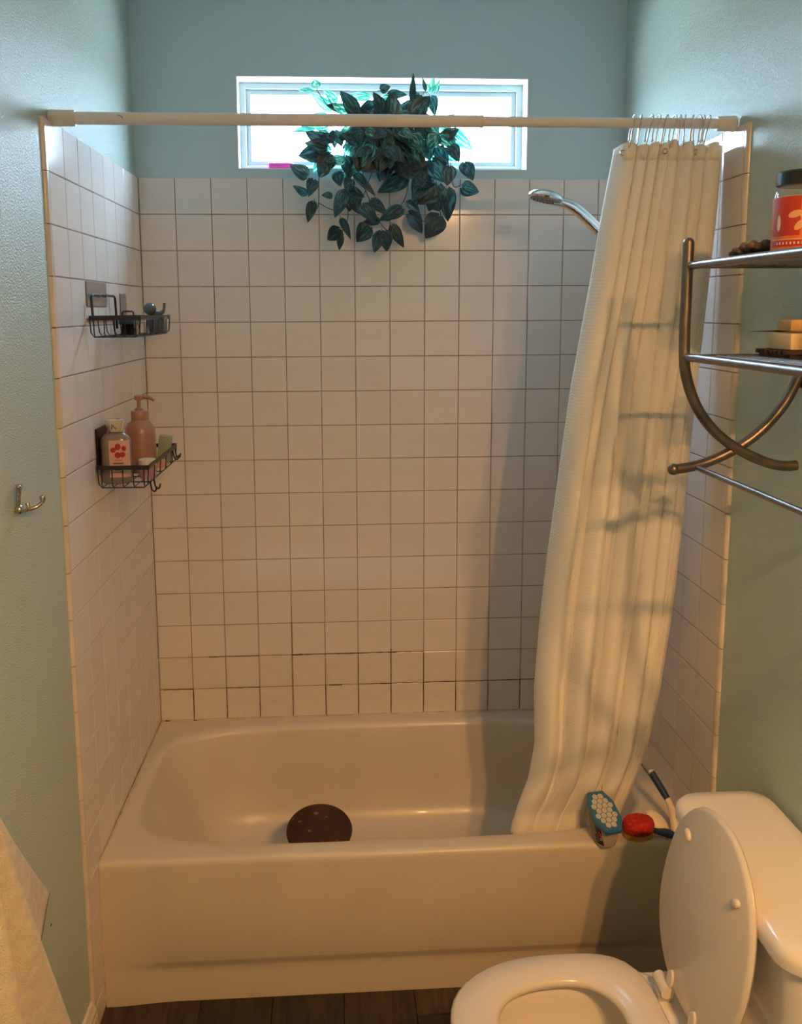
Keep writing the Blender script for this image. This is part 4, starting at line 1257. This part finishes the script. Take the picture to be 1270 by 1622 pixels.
bm = bmesh.new(); add_tube(bm, [(.201, -.15, .655), (.212, -.15, .655)], .012, 16); add_tube(bm, [(.212, -.155, .655), (.216, -.11, .652), (.216, -.085, .650)], [.007, .006, .005], 12)
link('flush_lever', mk(bm, True), M['chrome'], toilet)
def oval(cx, hf, hb_, hw, z, n=48, sup=2.25, bsup=None):
    pts = []
    for k in range(n):
        a = 2 * pi * k / n; ca, sa = cos(a), sin(a)
        e = sup if ca > 0 else bsup or sup
        q = (abs(ca) ** e + abs(sa) ** e) ** (-1 / e)
        pts.append((cx + q * ca * (hf if ca > 0 else hb_), q * sa * hw, z))
    return pts
outer = [oval(.40, .20, .20, .105, .0), oval(.40, .205, .205, .110, .02), oval(.40, .20, .20, .105, .05), oval(.40, .185, .20, .095, .14), oval(.42, .20, .22, .11, .22),
         oval(.44, .235, .23, .150, .30), oval(.46, .240, .24, .172, .355), oval(.46, .242, .245, .178, .385), oval(.46, .240, .243, .176, .396), oval(.46, .232, .235, .168, .400),
         oval(.47, .19, .16, .125, .400), oval(.47, .182, .152, .118, .392), oval(.47, .185, .155, .120, .36), oval(.465, .165, .14, .105, .29), oval(.45, .11, .10, .07, .22), oval(.44, .05, .05, .04, .19)]
bowl = link('bowl', mk(loft(outer), True, 60), M['china'], toilet)
link('water', raw(oval(.452, .135, .12, .087, .255), [tuple(range(48))]), mat('still_water', (0.55, 0.42, 0.28), rough=0.03, trans=0.3), toilet)
link('bowl_neck', mk(loft([rr3(.16, .12, .10, .03, .0), rr3(.17, .13, .10, .03, .20), rr3(.17, .15, .12, .03, .34), rr3(.17, .155, .15, .03, .389), rr3(.17, .15, .145, .028, .392)]), True, 50), M['china'], toilet)
# seat ring
HX = .292
so = dict(cx=.47, hf=.245, hb_=.165, hw=.183)
srings = [oval(.47, .236, .158, .168, .403, sup=2.3, bsup=3.6), oval(.47, .245, .166, .177, .409, sup=2.3, bsup=3.6), oval(.47, .245, .166, .177, .416, sup=2.3, bsup=3.6), oval(.47, .238, .160, .171, .4225, sup=2.3, bsup=3.6),
          oval(.47, .20, .135, .142, .4245, sup=2.3, bsup=3.2), oval(.475, .157, .100, .106, .4225), oval(.475, .149, .093, .099, .416), oval(.475, .149, .093, .099, .409), oval(.475, .154, .098, .104, .403)]
bm = bmesh.new(); Rr = [[bm.verts.new(p) for p in r] for r in srings]; n = 48
for i in range(len(Rr)):
    a, b = Rr[i], Rr[(i + 1) % len(Rr)]
    for k in range(n): bm.faces.new((a[k], a[(k + 1) % n], b[(k + 1) % n], b[k]))
link('seat_ring', mk(bm, True, 60), M['seat'], toilet)
# lid, raised and leaning back on the tank: modelled flat from the hinge, then swung up
lid_ang = radians(-99)
LO = (.282, 0, .424)
lr = [oval(.185, .202, .165, .170, -.0005, sup=2.2), oval(.185, .208, .17, .176, .003, sup=2.2), oval(.185, .210, .172, .178, .009, sup=2.2), oval(.185, .206, .168, .174, .014, sup=2.2), oval(.185, .18, .145, .153, .017, sup=2.2)]
lidb = loft(lr)
tl = link('toilet_lid', mk(lidb, True, 50), M['seat'], toilet, LO, (0, lid_ang, 0))
for sy in (-1, 1):
    bm = bmesh.new(); add_lathe(bm, [(0.008, 0.0), (0.008, -0.004), (0.006, -0.007), (0.001, -0.0075)], 16, 1.6, 1.0)
    link('bumper', mk(bm, True, 50), M['seat'], tl, (.305, sy * .102, -.0005), (0, 0, sy * radians(60)))
for sy in (-1, 1):
    hg = link('hinge', tube([(.286, sy * .070 - .024, .428), (.286, sy * .070 + .024, .428)], .0125, 20), M['seat'], toilet)
    bm = bmesh.new(); add_box(bm, .268, .300, sy * .070 - .014, sy * .070 + .014, .400, .420, .003, 2)
    link('hinge_foot', mk(bm, True, 40), M['seat'], hg)
    bm = bmesh.new(); add_lathe(bm, [(.013, 0), (.013, .005), (.001, .0055)], 20, 1.5, 0.8)
    hp_ = link('hinge_plate', mk(bm, True, 50), M['seat'], tl, (.030, sy * .052, -.0055))
    for dx in (-.008, .008):
        link('screw_hole', lathe([(.0028, -0.0006), (.0028, 0), (.0005, 0.0003)], 10), M['hole'], hg, None) if False else None

# ================================================================== RACK OVER THE TOILET
RX0, RX1 = 1.247, 1.480     # front and wall-side posts
YA, YB = -1.150, -1.760     # far and near side frames
rack = thing('wall_rack', 'pewter metal wall rack with curved crossed legs above the toilet', 'rack', (RX1, -1.45, 1.43))
def rk(o): o.location = (-RX1, 1.45, -1.43); return o
for Y in (YA, YB):
    fr = spline([(RX0, Y, 1.868), (RX0, Y, 1.76), (RX0 + .001, Y, 1.665), (RX0 + .008, Y, 1.615), (RX0 + .030, Y, 1.560), (RX0 + .066, Y, 1.513), (RX0 + .112, Y, 1.478), (RX0 + .165, Y, 1.452), (RX0 + .205, Y, 1.441), (RX0 + .236, Y, 1.441)], 6)
    rk(link('front_post', tube(fr, 0.0102, 16), M['bronze'], rack))
    rr_ = spline([(RX1 + .003, Y - .004, 1.868), (RX1 + .003, Y - .004, 1.66), (RX1 - .004, Y, 1.615), (RX1 - .028, Y + .004, 1.560), (RX1 - .066, Y + .006, 1.513), (RX1 - .112, Y + .006, 1.478), (RX1 - .165, Y + .006, 1.452), (RX1 - .205, Y + .004, 1.441), (RX1 - .240, Y, 1.437)], 6)
    rk(link('rear_post', tube(rr_, 0.0098, 16), M['bronze'], rack))
    for (x, z) in ((RX0, 1.8765),):
        bm = bmesh.new(); bmesh.ops.create_uvsphere(bm, u_segments=14, v_segments=10, radius=0.0102, matrix=Matrix.Translation((x, Y, 1.868)))
        rk(link('post_tip', mk(bm, True), M['bronze'], rack))
    bm = bmesh.new(); bmesh.ops.create_uvsphere(bm, u_segments=14, v_segments=10, radius=0.0115, matrix=Matrix.Translation((RX1 - .243, Y, 1.437)))
    rk(link('foot_knob', mk(bm, True), M['bronze'], rack))
SH = (1.826, 1.655)
for z in SH:
    rk(link('shelf_rail', tube([(RX0 + .003, YA, z), (RX0 + .003, YB, z)], 0.0076, 14), M['pewter'], rack))
    rk(link('shelf_rail', tube([(RX1, YA, z), (RX1, YB, z)], 0.0050, 12), M['pewter'], rack))
    for Y in (YA, YB):
        rk(link('side_rail', tube([(RX0, Y, z), (RX1, Y, z)], 0.0050, 12), M['pewter'], rack))
    for k in range(1, 11):
        x = RX0 + (RX1 - RX0) * k / 11
        rk(link('shelf_slat', tube([(x, YA, z + .0015), (x, YB, z + .0015)], 0.0018, 8), M['pewter'], rack))
rk(link('towel_bar', tube([(RX0 + .036, YA, 1.440), (RX0 + .036, YB, 1.440)], 0.0058, 14), M['pewter'], rack))
for Y in (YA, YB):
    for z in (1.86, 1.60):
        rk(link('wall_mount', tube([(RX1, Y - .004, z), (XR + .008, Y - .004, z)], .007, 12), M['bronze'], rack))

# jar with orange label
SZ1 = SH[0] + .0035; SZ2 = SH[1] + .0035
jar = thing('jar', 'clear jar with black lid and orange fruit label on the top rack shelf', 'jar', (1.398, -1.268, SZ1), (0, 0, radians(20)))
M['jarwall'] = glass_mat('jar_plastic', (0.97, 0.93, 0.88), 0.12, 0.03, 0.10)
JR = 0.047
link('jar_body', lathe([(JR - .004, 0), (JR, .004), (JR, .112), (JR - .002, .120), (JR - .007, .127), (JR - .008, .130)], 44), M['jarwall'], jar)
link('jar_contents', lathe([(JR - .005, 0.002), (JR - .0025, .006), (JR - .0025, .108), (.001, .109)], 36), M['wax'], jar)
jl = link('jar_lid', lathe([(JR - .005, .127), (JR - .003, .128), (JR - .003, .148), (JR - .006, .151), (.001, .151)], 44), M['blackplastic'], jar)
def band(r, z0, z1, a0, a1, n=36):
    vs = []; fs = []
    for k in range(n + 1):
        a = radians(a0 + (a1 - a0) * k / n)
        for z in (z0, z1): vs.append((r * cos(a), r * sin(a), z))
    for k in range(n): fs.append((2 * k, 2 * k + 2, 2 * k + 3, 2 * k + 1))
    return raw(vs, fs, True)
lab = link('label', band(JR + .0004, .017, .106, -235, -10), M['orange'], jar)
link('label_side', band(JR + .0007, .040, .106, -205, -140), M['orangered'], lab)
link('label_stripe', band(JR + .0008, .022, .033, -205, -10), M['orangered'], lab)
link('label_edge', band(JR + .0009, .0335, .0345, -205, -10), M['creamprint'], lab)
def onband(specs, m, name, r):
    V, F = [], []
    for (a, z, rx2, rz2, rot) in specs:
        b = len(V); V.append((r * cos(radians(a)), r * sin(radians(a)), z))
        for k in range(12):
            t = 2 * pi * k / 12; u, v = rx2 * cos(t), rz2 * sin(t)
            uu, vv = u * cos(rot) - v * sin(rot), u * sin(rot) + v * cos(rot)
            aa = radians(a) + uu / r; V.append((r * cos(aa), r * sin(aa), z + vv))
        for k in range(12): F.append((b, b + 1 + k, b + 1 + (k + 1) % 12))
    return link(name, raw(V, F), m, lab)
onband([(-150, .076, .012, .006, .3), (-128, .070, .012, .007, -.5), (-140, .058, .012, .006, .8), (-112, .060, .010, .006, .1)], M['peach'], 'fruit_print', JR + .0011)
onband([(-185, .062, .004, .014, 0)], M['creamprint'], 'side_spot', JR + .0011)
V, F = [], []
for k in range(9):
    a = radians(-188 + k * 7.5); r = JR + .0013; da = radians(3.2); b = 4 * k
    V += [(r * cos(a), r * sin(a), .0255), (r * cos(a + da), r * sin(a + da), .0255), (r * cos(a + da), r * sin(a + da), .0295), (r * cos(a), r * sin(a), .0295)]; F.append((b, b + 1, b + 2, b + 3))
link('small_print', raw(V, F), M['creamprint'], lab)

# knobbly brown back brush / pad
kb = thing('knobbly_pad', 'brown knobbly wooden pad lying on the top rack shelf beside the jar', 'bath pad', (1.385, -1.165, SZ1), (0, 0, 0))
link('pad_base', box(-0.045, 0.052, -0.035, 0.050, 0, 0.012, 0.003, 2), M['darkwood'], kb)
bm = bmesh.new(); rk2 = random.Random(9)
for i in range(8):
    for j in range(7):
        x = -0.038 + i * 0.0120 + rk2.uniform(-.002, .002); y = -0.028 + j * 0.012 + rk2.uniform(-.002, .002)
        z = 0.018 + rk2.uniform(0, .008) + (0.012 * (1 - j / 6))
        bmesh.ops.create_icosphere(bm, subdivisions=2, radius=rk2.uniform(.0068, .0088), matrix=Matrix.Translation((x, y, z)) @ Matrix.Diagonal((1, 1, rk2.uniform(.7, 1.1), 1)))
o = link('knobs', mk(bm, True), M['pebble'], kb); o['kind'] = 'stuff'

# soap dish with two soap blocks
sd = thing('soap_dish', 'dark slatted wooden soap dish on the lower rack shelf', 'soap dish', (1.405, -1.235, SZ2))
for k in range(7):
    link('slat', box(-0.038, 0.055, -0.0055, 0.0055, 0.006, 0.014, 0.0012, 1), M['darkwood'], sd, (0, -0.060 + k * 0.0165, 0))
for x in (-0.025, 0.040): link('runner', box(x - .005, x + .005, -0.066, 0.046, 0, 0.006, 0.001, 1), M['darkwood'], sd)
s1 = link('soap_block', box(-0.032, 0.040, -0.040, 0.034, 0, 0.030, 0.003, 2), M['soapcream'], None, (1.408, -1.252, SZ2 + 0.0142), (0, 0, radians(4)))
tag(s1, 'cream soap block lying directly on the dark wooden soap dish', 'soap')
s2 = link('soap_block', box(-0.030, 0.034, -0.034, 0.030, 0, 0.021, 0.004, 2), M['soapyellow'], None, (1.412, -1.262, SZ2 + 0.0472), (0, 0, radians(-7)))
tag(s2, 'honey coloured soap block resting on top of the cream soap block', 'soap')
sk_ = link('wooden_stick', tube([(-0.052, 0.0, 0.0), (0.0, 0.0, 0.0005), (0.03, 0, 0.001)], [0.0004, 0.0016, 0.0018], 8), M['darkwood'], None, (1.395, -1.224, SZ2 + 0.0460), (0, 0, radians(-6)))
tag(sk_, 'thin pointed stick wedged between the two stacked soap blocks', 'stick')

# ================================================================== VANITY LIGHT (on the wall behind the viewer)
vl = thing('vanity_light', 'warm two bulb vanity light bar on the wall behind the viewer', 'light', (LAMP[0], BACK, LAMP[2]))
link('back_bar', box(-0.19, 0.19, 0.0, 0.028, 0.02, 0.10, 0.006, 2), M['chrome_dull'], vl)
LY = LAMP[1] - BACK
for dx in (-0.10, 0.10):
    link('socket', tube(spline([(dx, 0.025, 0.06), (dx, LY - 0.035, 0.085), (dx, LY, 0.08), (dx, LY, 0.050)], 5), 0.010, 12), M['chrome_dull'], vl)
    bm = bmesh.new(); bmesh.ops.create_icosphere(bm, subdivisions=3, radius=0.026)
    link('bulb', mk(bm, True), M['bulb'], vl, (dx, LY, 0.0))
    # opaque bell shade, open below; unseen, added to keep lamplight off the upper walls
    shp = [(0.014, 0.062), (0.030, 0.060), (0.048, 0.045), (0.060, 0.018), (0.066, -0.022), (0.0635, -0.022), (0.0575, 0.018), (0.045, 0.043), (0.028, 0.057), (0.014, 0.058)]
    bm = bmesh.new(); Rg = [[bm.verts.new((r * cos(2 * pi * k / 32), r * sin(2 * pi * k / 32), z)) for k in range(32)] for r, z in shp]
    for i in range(len(Rg)):
        a, b = Rg[i], Rg[(i + 1) % len(Rg)]
        for k in range(32): bm.faces.new((a[k], a[(k + 1) % 32], b[(k + 1) % 32], b[k]))
    link('shade', mk(bm, True, 50), M['seat'], vl, (dx, LY, 0.0))
